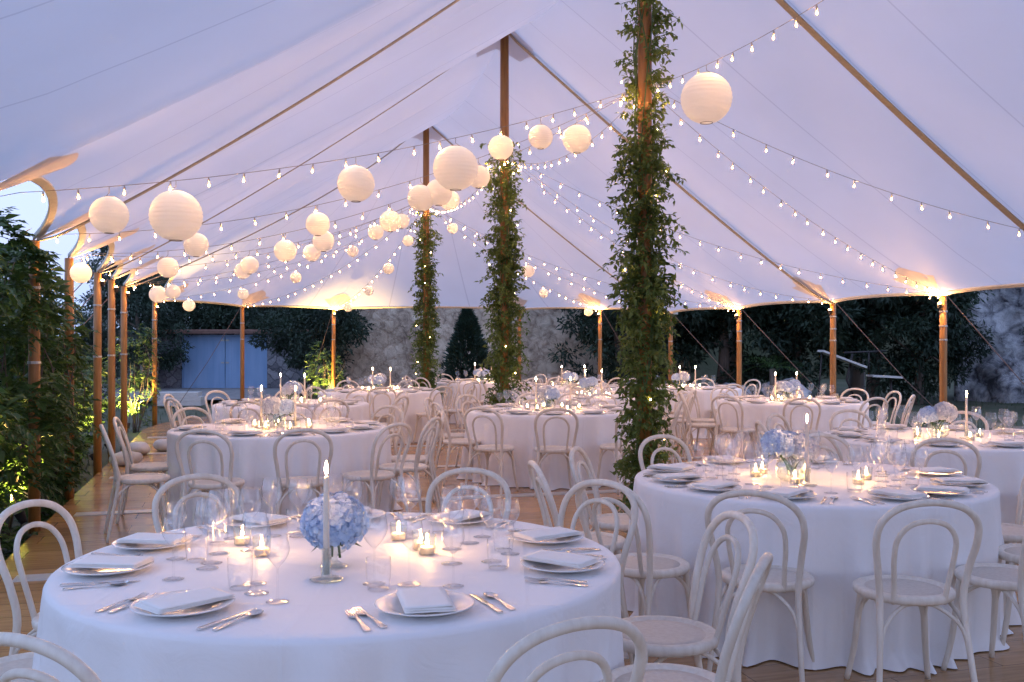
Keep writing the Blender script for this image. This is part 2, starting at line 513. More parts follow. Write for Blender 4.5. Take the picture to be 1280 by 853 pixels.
# ------------------------------------------------------------------ tent geometry
AX = Vector((-0.27, 0.963, 0)).normalized()
RX = Vector((AX.y, -AX.x, 0))
ORG = Vector((-0.10, 13.1, 0))
U_PEAK = [-14.0, -9.4, -4.67, 0.0, 5.61]
U0, U1 = U_PEAK[0], U_PEAK[-1]
HALF, ENDR = 5.0, 5.15
PEAK_Z, SAD = 5.74, 5.24
def W(u, v, z=0.0):
    p = ORG + AX * u + RX * v
    return Vector((p.x, p.y, z))
def UV(x, y):
    d = Vector((x, y, 0)) - ORG
    return d.dot(AX), d.dot(RX)
def ridge(u):
    z = SAD
    for k in U_PEAK:
        z = max(z, SAD + (PEAK_Z - SAD) * exp(-abs(u - k) / 1.1))
    return z
PEX = 1.10
def eave_z(u, v):
    if u > U1:
        th = atan2(u - U1, v)
        if th < pi / 2:
            return 2.12 + (2.32 - 2.12) * min(1, th / 0.6)
        return 2.32
    return 2.12 if v > 0 else 2.36
def roof_z(u, v):
    if u > U1:
        rho = sqrt((u - U1) ** 2 + v * v) / ENDR; zr = PEAK_Z
    elif u < U0:
        rho = sqrt((u - U0) ** 2 + v * v) / ENDR; zr = PEAK_Z
    else:
        rho = abs(v) / HALF; zr = ridge(u)
    ze = eave_z(u, v)
    s = max(0.0, 1 - rho)
    return ze + (zr - ze) * s ** PEX

# side poles: (u, v, top height, short description)
RIGHT = [(-11.7, ''), (-9.4, ''), (-7.0, 'pole beside the end chairs'), (-4.67, 'pole beside the end table'), (-2.34, 'bright lamp pole'),
         (0.0, 'pole before the tilted planks'), (2.8, 'pole before the palm'), (5.61, 'pole behind the tall vine')]
LEFT = [(-11.7, ''), (-9.0, ''), (-6.2, 'hidden hedge pole'), (-4.0, 'first hedge pole'), (-2.29, 'second hedge pole'), (-0.26, 'third hedge pole'),
        (1.09, 'fourth hedge pole'), (2.55, 'fifth hedge pole')]
ENDP = [(30, 'pole before the dark bush'), (54, 'pole before the pale wall'), (104, 'pole by the lit shrub'),
        (130, 'pole before the blue doors'), (163, 'pole beside the lit climber')]
poles = []
for u, d in RIGHT: poles.append((u, HALF, 2.12, d, 'R'))
for a, d in ENDP:
    a = radians(a)
    u, v = U1 + ENDR * sin(a), ENDR * cos(a)
    poles.append((u, v, eave_z(u, v), d, 'E'))
for u, d in reversed(LEFT): poles.append((u, -HALF, 2.36, d, 'L'))
for a in (205, 240, 270, 300, 335):
    a = radians(a)
    poles.append((U0 + ENDR * sin(a), ENDR * cos(a), 2.2, '', 'B'))
POLE = {p[3]: p for p in poles if p[3]}

# ------------------------------------------------------------------ ground, deck
def sheet(name, pts, z, mat, uvf=None, kind='structure'):
    me = bpy.data.meshes.new(name)
    me.from_pydata([(p[0], p[1], z) for p in pts], [], [tuple(range(len(pts)))])
    me.materials.append(mat)
    if uvf:
        ul = me.uv_layers.new(name='UVMap')
        for l in me.loops:
            ul.data[l.index].uv = uvf(me.vertices[l.vertex_index].co)
    me.update()
    return ob(name, me, kind=kind)
g = MB()
NG = 60
for j in range(NG + 1):
    for i in range(NG + 1):
        x = -150 + 300 * i / NG; y = -60 + 300 * j / NG
        d = max(0, y - 26 + 0.25 * x)
        g.v.append((x, y, -0.16 + 0.012 * d + 0.1 * mnoise.noise(Vector((x * .2, y * .2, 0))) * (1 if d > 2 else 0)))
for j in range(NG):
    for i in range(NG):
        a = j * (NG + 1) + i
        g.f.append((a, a + 1, a + NG + 2, a + NG + 1))
ob('ground', g.mesh('ground', M['ground']), kind='structure')

dk = MB()
dpts = [W(-19.5, -4.95), W(-19.5, 5.3)]
for k in range(0, 13):
    a = pi * k / 12
    dpts.append(W(U1 + 5.3 * sin(a), 5.3 * cos(a) if a < pi / 2 else 5.0 * cos(a)))
n = len(dpts)
me = bpy.data.meshes.new('deck')
me.from_pydata([(p.x, p.y, 0) for p in dpts] + [(p.x, p.y, -0.2) for p in dpts], [],
               [tuple(range(n))] + [(i, i + n, (i + 1) % n + n, (i + 1) % n) for i in range(n)])
me.materials.append(M['deck'])
ul = me.uv_layers.new(name='UVMap')
for l in me.loops:
    co = me.vertices[l.vertex_index].co
    ul.data[l.index].uv = UV(co.x, co.y)[::-1]
deck = ob('dance_floor', me, kind='structure')
for i, u in enumerate((-8.2, -5.75, -3.3, -0.85, 1.6, 4.05)):
    sb = MB()
    c = W(u, 0.15, 0.004)
    rot = Matrix.Rotation(atan2(RX.y, RX.x), 3, 'Z')
    sb.box((0, 0, 0), (9.9, 0.16, 0.008))
    ob('floor_strip', sb.mesh('floor_strip', M['deckstrip'], False), loc=c, rz=atan2(RX.y, RX.x), kind='structure')
sheet('path', [(-14, 24.5), (-6, 27.5), (-7.5, 36), (-16, 33)], -0.02, M['gravel'])

# ------------------------------------------------------------------ tent: canopy, hem, straps, patches
tent = empty('sail_tent', 'large white sailcloth pole tent spread over all the tables', 'tent')
def eave_curve():
    """perimeter: list of (point, inner point, u, v)"""
    out = []
    k = len(poles)
    for i in range(k):
        a, b = poles[i], poles[(i + 1) % k]
        ns = 14
        ts = [.5 - .5 * cos(pi * j / ns) for j in range(ns)]
        if a[4] == b[4] == 'L':
            for k_ in U_PEAK:
                tk = (k_ - a[0]) / (b[0] - a[0])
                if .02 < tk < .98: ts.append(tk)
            ts.sort()
        for t in ts:
            if a[4] in 'E' or b[4] in 'E':
                ua = atan2(a[0] - U1, a[1]); ub = atan2(b[0] - U1, b[1])
                if a[4] == 'R': ua = 0
                if b[4] == 'L':
                    u, v = a[0] + (b[0] - a[0]) * t, a[1] + (b[1] - a[1]) * t
                else:
                    th = ua + (ub - ua) * t
                    u, v = U1 + ENDR * sin(th), ENDR * cos(th)
            else:
                u, v = a[0] + (b[0] - a[0]) * t, a[1] + (b[1] - a[1]) * t
            z = a[2] + (b[2] - a[2]) * t
            arch = 4 * t * (1 - t)
            L = sqrt((a[0] - b[0]) ** 2 + (a[1] - b[1]) ** 2)
            if u > U1: iu = U1
            elif u < U0: iu = U0
            else: iu = u
            # edge drawn in and up between poles
            side = (a[4] == 'L' or b[4] == 'L')
            dz = (0.125 if side else 0.014) * L * arch ** (0.5 if side else .8)
            pull = (0.11 * arch ** .5 if side else 0.06 * arch) * L
            iv = 0.0
            d = Vector((iu - u, iv - v, 0)); dl = d.length
            u2, v2 = u + d.x / dl * pull, v + d.y / dl * pull
            out.append((u2, v2, z + dz, iu))
    return out
ec = eave_curve()
MR = 44
tb = MB(); uvs = []
for (u, v, z, iu) in ec:
    zr = ridge(iu)
    for k in range(MR + 1):
        s = k / MR
        uu, vv = u + (iu - u) * s, v * (1 - s)
        zz = z + (zr - z) * (s ** PEX)
        zz += 0.022 * mnoise.noise(Vector((uu * .9, vv * .9, 3.3))) * min(1, 4 * s * (1 - s) + .1)
        for (pu_, pv_, pz_, pd_, ps_) in poles:      # tension creases fan out from each side pole
            ddx, ddy = uu - pu_, vv - pv_
            dd2 = ddx * ddx + ddy * ddy
            if dd2 < 6 and 0 < k:
                dd1 = sqrt(dd2)
                zz += .016 * sin(atan2(ddy, ddx) * 17 + pu_) * min(1, dd1 / .3) * exp(-dd1 / .8)
        rr_ = sqrt((uu - min(U_PEAK, key=lambda q: abs(q - uu))) ** 2 + vv * vv)
        if .05 < rr_ < 3: zz += .014 * sin(atan2(vv, uu - min(U_PEAK, key=lambda q: abs(q - uu))) * 12) * min(1, rr_ / .4) * exp(-rr_ / .9)
        tb.v.append(tuple(W(uu, vv, zz)))
        uvs.append((uu, vv) if U0 <= uu <= U1 else (atan2(uu - U1, vv) * 3.0, vv))
ne = len(ec)
for i in range(ne):
    for k in range(MR):
        a = i * (MR + 1) + k
        b = ((i + 1) % ne) * (MR + 1) + k
        tb.f.append((a, b, b + 1, a + 1))
me = tb.mesh('canopy', M['sail'])
ul = me.uv_layers.new(name='UVMap')
for l in me.loops:
    ul.data[l.index].uv = uvs[l.vertex_index]
part(tent, 'canopy', me)
hm = MB()
ep = [W(u, v, z) for (u, v, z, iu) in ec]
# hem: a hanging band 7 cm deep with a bead, closed loop
hv = []
for i, p in enumerate(ep):
    iu = ec[i][3]
    inn = (W(iu, 0, 0) - Vector((p.x, p.y, 0))).normalized()
    hv.append((p + inn * .05 + Vector((0, 0, .012)), p - inn * .012 + Vector((0, 0, .012)), p - inn * .012 - Vector((0, 0, .028)), p + inn * .0 - Vector((0, 0, .028)), p + inn * .012 - Vector((0, 0, .008)), p + inn * .05 - Vector((0, 0, .008))))
for q in hv: hm.v.extend([tuple(x) for x in q])
for i in range(ne):
    for k in range(6):
        a = i * 6 + k; b = i * 6 + (k + 1) % 6
        a2 = ((i + 1) % ne) * 6 + k; b2 = ((i + 1) % ne) * 6 + (k + 1) % 6
        hm.f.append((a, b, b2, a2))
part(tent, 'hem', hm.mesh('hem', M['hem']))
def strap_mesh(u0, u1, v1, width):
    """webbing from the ridge at u0 down to the side at (u1, v1), hugging the canopy from below"""
    mb = MB(); K = 30
    for k in range(K + 1):
        t = k / K
        u, v = u0 + (u1 - u0) * t, v1 * t
        z = roof_z(u, v) - 0.035 - (0.03 if 0 < k < K else 0)
        d = Vector((u1 - u0, v1, 0)).normalized()
        sd = Vector((-d.y, d.x, 0)) * width / 2
        for s in (-1, 1):
            p = W(u + s * sd.x, v + s * sd.y, z); mb.v.append(tuple(p))
            mb.v.append((p.x, p.y, p.z - .012))
        if k:
            o = 4 * k
            mb.f += [(o - 4, o, o + 2, o - 2), (o - 3, o - 1, o + 3, o + 1), (o - 4, o - 3, o + 1, o), (o - 2, o + 2, o + 3, o - 1)]
    return mb.mesh('strap', M['strap'], False)
for pu, lu in ((-9.4, -9.0), (-4.67, -4.0), (0.0, -0.26), (5.61, 2.55)):
    part(tent, 'strap', strap_mesh(pu, lu, -HALF, 0.055))
for pu, ru in ((-9.4, -9.4), (-4.67, -4.67), (0.0, 0.0), (5.61, 5.61)):
    part(tent, 'strap', strap_mesh(pu, ru, HALF, 0.085 if ru < 0 else 0.07))
def patch_mesh(u, v):
    """petal-shaped reinforcement fanned above a side pole"""
    mb = MB()
    iu = min(max(u, U0), U1)
    d = Vector((iu - u, -v, 0)).normalized(); sd = Vector((-d.y, d.x, 0))
    NR, NA = 7, 15
    for i in range(NR + 1):
        rr = 0.02 + 0.62 * i / NR
        for j in range(NA):
            a = radians((-22 + 44 * j / (NA - 1)) if v == -HALF else (-40 + 80 * j / (NA - 1)))
            r2 = rr * (0.80 + 0.20 * abs(cos(a * 3.2)))
            q = Vector((u, v, 0)) + d * (cos(a) * r2) + sd * (sin(a) * r2)
            z = roof_z(q.x, q.y) - 0.026 + 0.008 * cos(a * 14)
            mb.v.append(tuple(W(q.x, q.y, z)))
    for i in range(NR):
        for j in range(NA - 1):
            a = i * NA + j
            mb.f.append((a, a + 1, a + NA + 1, a + NA))
    return mb.mesh('patch', M['patch'])
for (u, v, z, d, s) in poles:
    if s != 'B':
        part(tent, 'corner_patch', patch_mesh(u, v))
for pu in U_PEAK[1:]:
    mb = MB()
    for i in range(5):
        rr = 0.08 + .35 * i / 4
        for j in range(24):
            a = 2 * pi * j / 24
            r2 = rr * (0.8 + .2 * abs(cos(a * 4)))
            q = (pu + r2 * sin(a), r2 * cos(a))
            zz = ridge(q[0]) if pu != U1 else PEAK_Z
            mb.v.append(tuple(W(q[0], q[1], roof_z(*q) - 0.03)))
    for i in range(4):
        for j in range(24):
            mb.f.append((i * 24 + j, i * 24 + (j + 1) % 24, i * 24 + 24 + (j + 1) % 24, i * 24 + 24 + j))
    part(tent, 'peak_patch', mb.mesh('peak_patch', M['sail']))

# ------------------------------------------------------------------ poles
def wood_pole(name, label, group, base, h, r, clamps, top_cap):
    t = empty(name, label, 'tent pole', group, base)
    mb = MB()
    mb.tube([(0, 0, -0.16 if base.z < 0.01 else 0), (0, 0, h * .35), (0, 0, h * .7), (0, 0, h)], [r * 1.05, r, r, r * .92], 14)
    part(t, 'shaft', mb.mesh('shaft', M['pole']))
    for z in clamps:
        cb = MB()
        cb.lathe([(r + .001, z - .011), (r + .005, z - .010), (r + .005, z + .010), (r + .001, z + .011)], 14)
        cb.box((0, -(r + .016), z), (.022, .03, .022))
        part(t, 'clamp', cb.mesh('clamp', M['clamp'], False))
    if top_cap:
        cb = MB()
        cb.lathe([(0.0, h), (r * 1.35, h), (r * 1.35, h + .03), (.02, h + .04), (.012, h + .12), (0, h + .12)], 14)
        part(t, 'cap', cb.mesh('cap', M['clamp'], False))
    return t
CP_NAMES = {-9.4: 'camera-side vine pole', -4.67: 'tall vine pole', 0.0: 'middle vine pole', 5.61: 'slim vine pole'}
CPL = {-4.67: 'thick wooden tent mast wrapped tallest and widest in green vine', 0.0: 'wooden tent mast with its bare top above a middle column of vine',
       5.61: 'slimmest wooden tent mast with vine, standing before the pale stone wall'}
for u in (-4.67, 0.0, 5.61):
    wood_pole('centre_pole', CPL[u], 'centre masts of the tent', W(u, 0, 0), PEAK_Z - .05, 0.062, (), True)
SIDE_PX = {}
for (u, v, z, d, s) in poles:
    p = W(u, v, 0)
    if not d or p.y < 5: continue
    px = 640 + 1230 * p.x / p.y
    if px < -40 or px > 1320: continue
    cl = {'R': (1.55, 1.72, 1.9), 'E': (1.6, 1.95), 'L': (1.35, 1.95)}[s]
    wood_pole('side_pole', 'slim varnished wooden side pole of the tent, ' + d.replace('pole ', 'standing ') if d.startswith('pole') else
              'slim varnished wooden side pole of the tent, the ' + d, 'side poles of the tent', p, z - .03, 0.045, cl, False)

# ------------------------------------------------------------------ leaves
def leaf(mb, p, d, nrm, L, w):
    """one pointed leaf: two folded halves"""
    d = d.normalized()
    s = d.cross(nrm)
    if s.length < 1e-4: s = d.orthogonal()
    s.normalize(); n2 = s.cross(d)
    a = p; b = p + d * (L * .45) + s * (w / 2) + n2 * (w * .18); c = p + d * L - n2 * (L * .12); e = p + d * (L * .45) - s * (w / 2) + n2 * (w * .18)
    m = p + d * (L * .45)
    mb.add([a, b, c, e, m], [(0, 1, 4), (1, 2, 4), (0, 4, 3), (4, 2, 3)])
def rv(R=random):
    while True:
        v = Vector((R.uniform(-1, 1), R.uniform(-1, 1), R.uniform(-1, 1)))
        if .01 < v.length < 1: return v.normalized()
def vine(label, base, z0, z1, n, seed, rad, Lr=(.035, .085), r0=.065):
    R = random.Random(seed)
    t = empty('climbing_vine', label, 'vine', 'vines on the centre masts', base)
    st = MB(); lf = MB()
    for k in range(5):
        ph = R.uniform(0, 6.28); tw = R.uniform(.6, 1.3) * R.choice((-1, 1))
        pts = []
        m = 40
        for i in range(m + 1):
            z = z0 + (z1 * R.uniform(.985, 1.0) - z0) * i / m
            a = ph + tw * z * 1.6
            rr = r0 + .022 + .012 * sin(z * 9 + ph)
            pts.append((rr * cos(a), rr * sin(a), z))
        st.tube(pts, .006, 5)
    for i in range(n):
        q = R.random()
        z = z0 + (z1 - z0) * (1 - (1 - q) ** 1.0)
        frac = (z - z0) / (z1 - z0)
        f0 = .45 if rad > .32 else .7
        dens = 1.0 if frac < f0 else 1.0 - 0.78 * (frac - f0) / (1 - f0)
        clump = .5 + .5 * mnoise.noise(Vector((z * 1.8, seed, 0)))
        if R.random() > dens * (.55 + .6 * clump): continue
        a = R.uniform(0, 2 * pi)
        out = Vector((cos(a), sin(a), 0))
        ln = rad * R.uniform(.35, 1.0) * (1.25 if R.random() < .12 else .8) * (.75 + .5 * clump)
        p = out * (r0 + .01) + Vector((0, 0, z))
        d = (out + Vector((0, 0, R.uniform(-.2, .9))) + rv(R) * .5).normalized()
        m = max(3, int(ln / .035))
        path = []
        for j in range(m):
            path.append(p.copy())
            p = p + d * (ln / m)
            d = (d + Vector((0, 0, -.20)) + rv(R) * .18).normalized()
        if ln > rad * .6 and len(path) > 2:
            st.tube(path, .0028, 4)
        for j, q2 in enumerate(path):
            for s in range(2):
                dd = (rv(R) * .9 + out * .4 + Vector((0, 0, -.45))).normalized()
                leaf(lf, q2, dd, (Vector((0, 0, 1)) + rv(R) * .8), R.uniform(*Lr), R.uniform(.022, .04))
    part(t, 'stems', st.mesh('stems', M['stem']))
    part(t, 'leaves', lf.mesh('leaves', M['ivy'], False))
    for i in range(15):
        z = z0 + .3 + (z1 - z0 - .3) * (i + R.random()) / 15; a = R.uniform(0, 6.28); rr = rad * R.uniform(.45, .75)
        fb = MB(); fb.lathe([(0, -.008), (.0055, -.004), (.0055, .003), (.002, .008), (0, .009)], 7)
        if i == 0: FAIRY.append(fb.mesh('fairy_bulb', M['fairy']))
        part(t, 'fairy_bulb', FAIRY[-1], (rr * cos(a), rr * sin(a), z))
    return t
FAIRY = []
M['fairy'] = emis('fairy_glow', (1.0, .55, .22), 14.0)
vine('dense green leafy vine climbing the nearer thick mast almost to its top', W(-4.67, 0, 0), 0.05, 4.9, 1600, 11, .325)
vine('green leafy vine climbing the middle mast, bare wood above it', W(0, 0, 0), 0.05, 4.15, 1350, 12, .31)
vine('narrow green leafy vine on the slim mast before the pale wall', W(5.61, 0, 0), 0.05, 3.95, 1200, 13, .30)

# ------------------------------------------------------------------ tablecloths
TABLES = [  # key, centre, short name for labels, number of chairs / chair list
    ('T1', (-0.58, 3.43), 'front table'),
    ('T2', (1.64, 5.45), 'table by tall vine pole'),
    ('T3', (0.45, 11.1), 'table before middle vine pole'),
    ('T4', (-2.06, 8.75), 'table beside leafy hedge'),
    ('T5', (3.45, 7.85), 'table below bright lamp pole'),
    ('T6', (-2.75, 12.3), 'table facing blue doors'),
    ('T7', (-2.1, 15.6), 'table before slim vine pole'),
    ('T8', (-0.55, 19.2), 'table before cypress'),
    ('T9', (1.04, 17.0), 'table before pale wall'),
    ('T13', (1.15, 14.0), 'table behind middle vine pole'),
    ('T10', (3.65, 12.85), 'table before dark trees'),
    ('T11', (2.9, 16.6), 'table behind tall vine pole'),
]
TR, TZ = 0.95, 0.755
def cloth_mesh(seed, full=True):
    R = random.Random(seed)
    n = 320
    # pleats of uneven width and depth
    edges = [0.0]
    while edges[-1] < 2 * pi - .12:
        edges.append(edges[-1] + R.uniform(.13, .34))
    edges = [e * 2 * pi / edges[-1] for e in edges]
    deep = [R.uniform(.25, 1.0) * (1.35 if R.random() < .25 else 1) for _ in edges]
    lean = [R.uniform(.8, 1.5) for _ in edges]
    def amp(th, t):
        th = th % (2 * pi)
        for q in range(len(edges) - 1):
            if th < edges[q + 1]:
                x = (th - edges[q]) / (edges[q + 1] - edges[q])
                d0, d1 = deep[q], deep[(q + 1) % (len(edges) - 1)]
                return (.5 - .5 * cos(2 * pi * x)) ** lean[q] * d0
        return 0
    mb = MB()
    rings = [(0, 0), (.25, 0), (.5, 0), (.75, 0), (.9, 0), (.935, -.0015), (.948, -.007), (.954, -.018)]
    for (r, z) in rings:
        for j in range(n):
            th = 2 * pi * j / n
            mb.v.append((r * cos(th), r * sin(th), TZ + z))
    K = 16
    for k in range(1, K + 1):
        t = k / K
        for j in range(n):
            th = 2 * pi * j / n
            f = amp(th, t) - .60
            g = (t ** 0.75) * (0.040 + .040 * t)
            r = .954 + .035 * t + f * g * 2.2 + .012 * t * sin(th * 3 + seed) + .006 * mnoise.noise(Vector((cos(th) * 5, sin(th) * 5, t * 3 + seed)))
            # hem rests and spreads a little on the floor
            if k == K: r += .03 + .02 * sin(th * 7 + seed)
            th2 = th + .03 * t * sin(th * 5 + seed * 2)
            z = (TZ - .018) * (1 - t) + .006 + (.012 * sin(th * 9 + seed) if 0 < t < 1 else 0) * t
            mb.v.append((r * cos(th2), r * sin(th2), z))
    m = len(rings) + K
    for i in range(m - 1):
        for j in range(n):
            a, b = i * n + j, i * n + (j + 1) % n
            mb.f.append((a, a + n, b + n, b))
    return mb.mesh('tablecloth', M['cloth'])
CLOTHS = [cloth_mesh(s) for s in (3, 8, 5)]
CT_LABEL = {'T1': 'white linen tablecloth to the floor on the big front table',
            'T2': 'white floor-length tablecloth with deep folds on the table by the tall vine pole'}
for i, (k, c, nm) in enumerate(TABLES):
    ob('tablecloth', CLOTHS[i % 3], CT_LABEL.get(k, 'white floor-length linen tablecloth draped over the ' + nm), 'tablecloth',
       'white tablecloths on the round tables', (c[0], c[1], 0), i * 1.3)

# ------------------------------------------------------------------ bentwood chair
def make_chair():
    t = empty('bentwood_chair', 'white bentwood chair', 'chair', 'white bentwood chairs')
    mb = MB()
    prof = [(0, .452), (.155, .452), (.168, .455), (.176, .462), (.196, .462), (.205, .455), (.207, .445), (.205, .432), (.196, .424), (.17, .424), (.0, .424)]
    mb.lathe(prof, 36)
    part(t, 'seat', mb.mesh('seat', M['chair']))
    mb = MB()
    mb.lathe([(0, .4545), (.12, .4545), (.158, .4535), (.160, .450)], 32)
    part(t, 'seat_panel', mb.mesh('seat_panel', M['cane']))
    half = [(-.205, -.265, 0.0), (-.185, -.225, .22), (-.172, -.188, .44), (-.186, -.205, .58), (-.205, -.240, .70), (-.190, -.270, .785), (-.120, -.292, .845)]
    pts = half + [(0, -.300, .866)] + [(-x, y, z) for (x, y, z) in reversed(half)]
    c = crom(pts, 6)
    mb = MB()
    rr = []
    for p in c:
        rr.append(.0108 + .0040 * min(1, p.z / .45))
    mb.tube(c, rr, 12)
    part(t, 'back_frame', mb.mesh('back_frame', M['chair']))
    half = [(-.105, -.160, .425), (-.112, -.185, .52), (-.122, -.212, .62), (-.118, -.240, .705), (-.075, -.262, .765)]
    pts = half + [(0, -.270, .785)] + [(-x, y, z) for (x, y, z) in reversed(half)]
    mb = MB(); mb.tube(crom(pts, 6), .0112, 10)
    part(t, 'inner_hoop', mb.mesh('inner_hoop', M['chair']))
    for s in (-1, 1):
        mb = MB()
        mb.tube(crom([(s * .135, .125, .430), (s * .146, .137, .30), (s * .160, .155, .14), (s * .182, .180, 0)], 4),
                [.0165 - .0045 * i / 12 for i in range(13)], 10)
        part(t, 'leg', mb.mesh('leg', M['chair']))
    def brace(p0, p1, inn):
        p0, p1 = Vector(p0), Vector(p1)
        m = (p0 + p1) / 2
        pts = [p0, p0.lerp(m, .18) + Vector((inn[0] * .3, inn[1] * .3, .10)), p0.lerp(m, .62) + Vector((inn[0], inn[1], .165)), m + Vector((inn[0], inn[1], .175)),
               p1.lerp(m, .62) + Vector((inn[0], inn[1], .165)), p1.lerp(m, .18) + Vector((inn[0] * .3, inn[1] * .3, .10)), p1]
        mb = MB(); mb.tube(crom(pts, 4), .0085, 8)
        return mb.mesh('brace', M['chair'])
    fl, fr, bl, br = (-.150, .142, .25), (.150, .142, .25), (-.183, -.218, .25), (.183, -.218, .25)
    for a, b, inn in ((fl, fr, (0, -.02)), (fl, bl, (.02, 0)), (fr, br, (-.02, 0)), (bl, br, (0, .05))):
        part(t, 'brace', brace(a, b, inn))
    return t
CHAIR = Kind(make_chair())
def even(start, n, seed, r=1.44):
    R = random.Random(seed)
    return [(start + 360 * i / n + R.uniform(-4, 4), r + R.uniform(-.05, .06), R.uniform(-8, 8)) for i in range(n)]
CH = {
    'T1': [(302, 1.36, -3), (338, 1.38, 0), (7, 1.38, 4), (47, 1.42, 0), (76, 1.50, 0), (126, 1.52, 2), (160, 1.37, 4), (197, 1.25, 0), (251, 1.36, -4)],
    'T2': [(158, 1.30, 5), (189, 1.50, 0), (217, 1.50, 6), (244, 1.36, 0), (272, 1.47, -2), (301, 1.40, 0), (332, 1.38, 4), (4, 1.36, -4), (70, 1.42, 0), (115, 1.38, 4)],
    'T4': [(196, 1.32, 0), (231, 1.58, -26), (262, 1.55, 4), (290, 1.56, -4), (317, 1.50, 8), (344, 1.42, 0), (14, 1.40, 0), (55, 1.4, 0), (97, 1.42, 3), (140, 1.4, 0)],
    'T3': [(269, 1.50, 2), (241, 1.55, 4), (206, 1.35, -6), (170, 1.4, 0), (134, 1.4, 4), (98, 1.4, 0), (62, 1.42, 0), (25, 1.42, 0), (343, 1.4, 3), (303, 1.45, -4)],
    'T5': [(246, 1.40, 3), (280, 1.44, -2), (315, 1.40, 0), (350, 1.40, 0), (25, 1.42, 5), (60, 1.40, 0), (100, 1.45, 0), (140, 1.40, 0), (178, 1.42, 0), (212, 1.45, -5)],
    'T6': even(262, 9, 6), 'T7': even(280, 9, 7), 'T8': even(265, 8, 8), 'T9': even(275, 8, 9), 'T13': even(255, 9, 10), 'T10': even(258, 10, 11), 'T11': even(250, 8, 12),
}
def clockwise(items, key):
    """order round a table, clockwise seen from above, starting at the side next to the camera"""
    return sorted(items, key=lambda it: (-(key(it) - 290)) % 360)
CWORD = {}
for (k, c, nm) in TABLES:
    for i, (a, r, yaw) in enumerate(clockwise(CH[k], lambda q: q[0])):
        th = radians(a)
        rs = r - .25
        hp = (c[0] + rs * cos(th), c[1] + rs * sin(th), 0)
        CHAIR.put(hp, th + pi / 2 + radians(yaw), f'white bentwood chair, {ORD[i]} clockwise from the camera side, {nm}', 'white bentwood chairs round the tables')

# ------------------------------------------------------------------ tableware prototypes
def make_plate():
    mb = MB()
    mb.lathe([(0, .004), (.075, .004), (.088, .006), (.100, .013), (.138, .020), (.1405, .0225), (.1375, .0235), (.100, .0165), (.086, .0085), (.074, .0068), (0, .0066)], 48)
    o = ob('dinner_plate', mb.mesh('dinner_plate', M['china']), 'white plate', 'plate', 'white dinner plates')
    PARTS[o.name] = []
    return o
def make_napkin(seed):
    R = random.Random(seed)
    mb = MB()
    for L in range(3):
        w, d = .138 - .003 * L, .235 - .006 * L
        nx, ny = 8, 14
        ox, oy, rz = R.uniform(-.003, .003), R.uniform(-.003, .003) + .003 * L, radians(R.uniform(-1.5, 1.5))
        o = len(mb.v)
        for top in (0, 1):
            for j in range(ny + 1):
                for i in range(nx + 1):
                    x, y = (i / nx - .5) * w, (j / ny - .5) * d
                    ex = max(0, abs(i / nx - .5) * 2 - .86) / .14; ey = max(0, abs(j / ny - .5) * 2 - .92) / .08
                    edge = min(1, sqrt(ex * ex + ey * ey))
                    z = .0048 * L + (.0045 if top else 0.0) + (-.0018 if top else .0018) * edge ** 2
                    z += .0015 * mnoise.noise(Vector((x * 22, y * 22, seed + L))) + .004 * (abs(y) / d) ** 2 * -1
                    q = Vector((x, y, z)); q.rotate(Matrix.Rotation(rz, 3, 'Z'))
                    mb.v.append((q.x + ox, q.y + oy, q.z + .003))
        N1 = (nx + 1) * (ny + 1)
        for j in range(ny):
            for i in range(nx):
                a = o + j * (nx + 1) + i
                mb.f.append((a + N1, a + 1 + N1, a + nx + 2 + N1, a + nx + 1 + N1))
                mb.f.append((a, a + nx + 1, a + nx + 2, a + 1))
        ring = [o + i for i in range(nx)] + [o + nx + j * (nx + 1) for j in range(ny)] + [o + ny * (nx + 1) + nx - i for i in range(nx)] + [o + (ny - j) * (nx + 1) for j in range(ny)]
        for i in range(len(ring)):
            a, b = ring[i], ring[(i + 1) % len(ring)]
            mb.f.append((a, b, b + N1, a + N1))
    o = ob('folded_napkin', mb.mesh('folded_napkin', M['napkin']), 'napkin', 'napkin', 'folded white napkins')
    PARTS[o.name] = []
    return o
def flat_piece(name, outline_fn, nl, zf, thick=.0022):
    pass
def strip_solid(mb, sec):
    """solid strip from sections (y, xl, xr, z, t)"""
    o = len(mb.v)
    for (y, xl, xr, z, t) in sec:
        mb.v += [(xl, y, z), (xr, y, z), (xr, y, z + t), ((xl + xr) / 2, y, z + t * 1.25), (xl, y, z + t)]
    for i in range(len(sec) - 1):
        for k in range(5):
            a, b = o + i * 5 + k, o + i * 5 + (k + 1) % 5
            mb.f.append((a, b, b + 5, a + 5))
    mb.f.append(tuple(o + k for k in range(5))); mb.f.append(tuple(o + (len(sec) - 1) * 5 + k for k in range(5))[::-1])
def handle(L0=-.10, L1=.02, w0=.010, w1=.0035):
    return [(L0, -w0 * .55, w0 * .55, .0005, .002), (L0 + .006, -w0, w0, .0005, .003), (L0 + .03, -w0 * .85, w0 * .85, .001, .003), (L0 + .07, -w1 * 1.2, w1 * 1.2, .0045, .003), (L1, -w1, w1, .006, .003)]
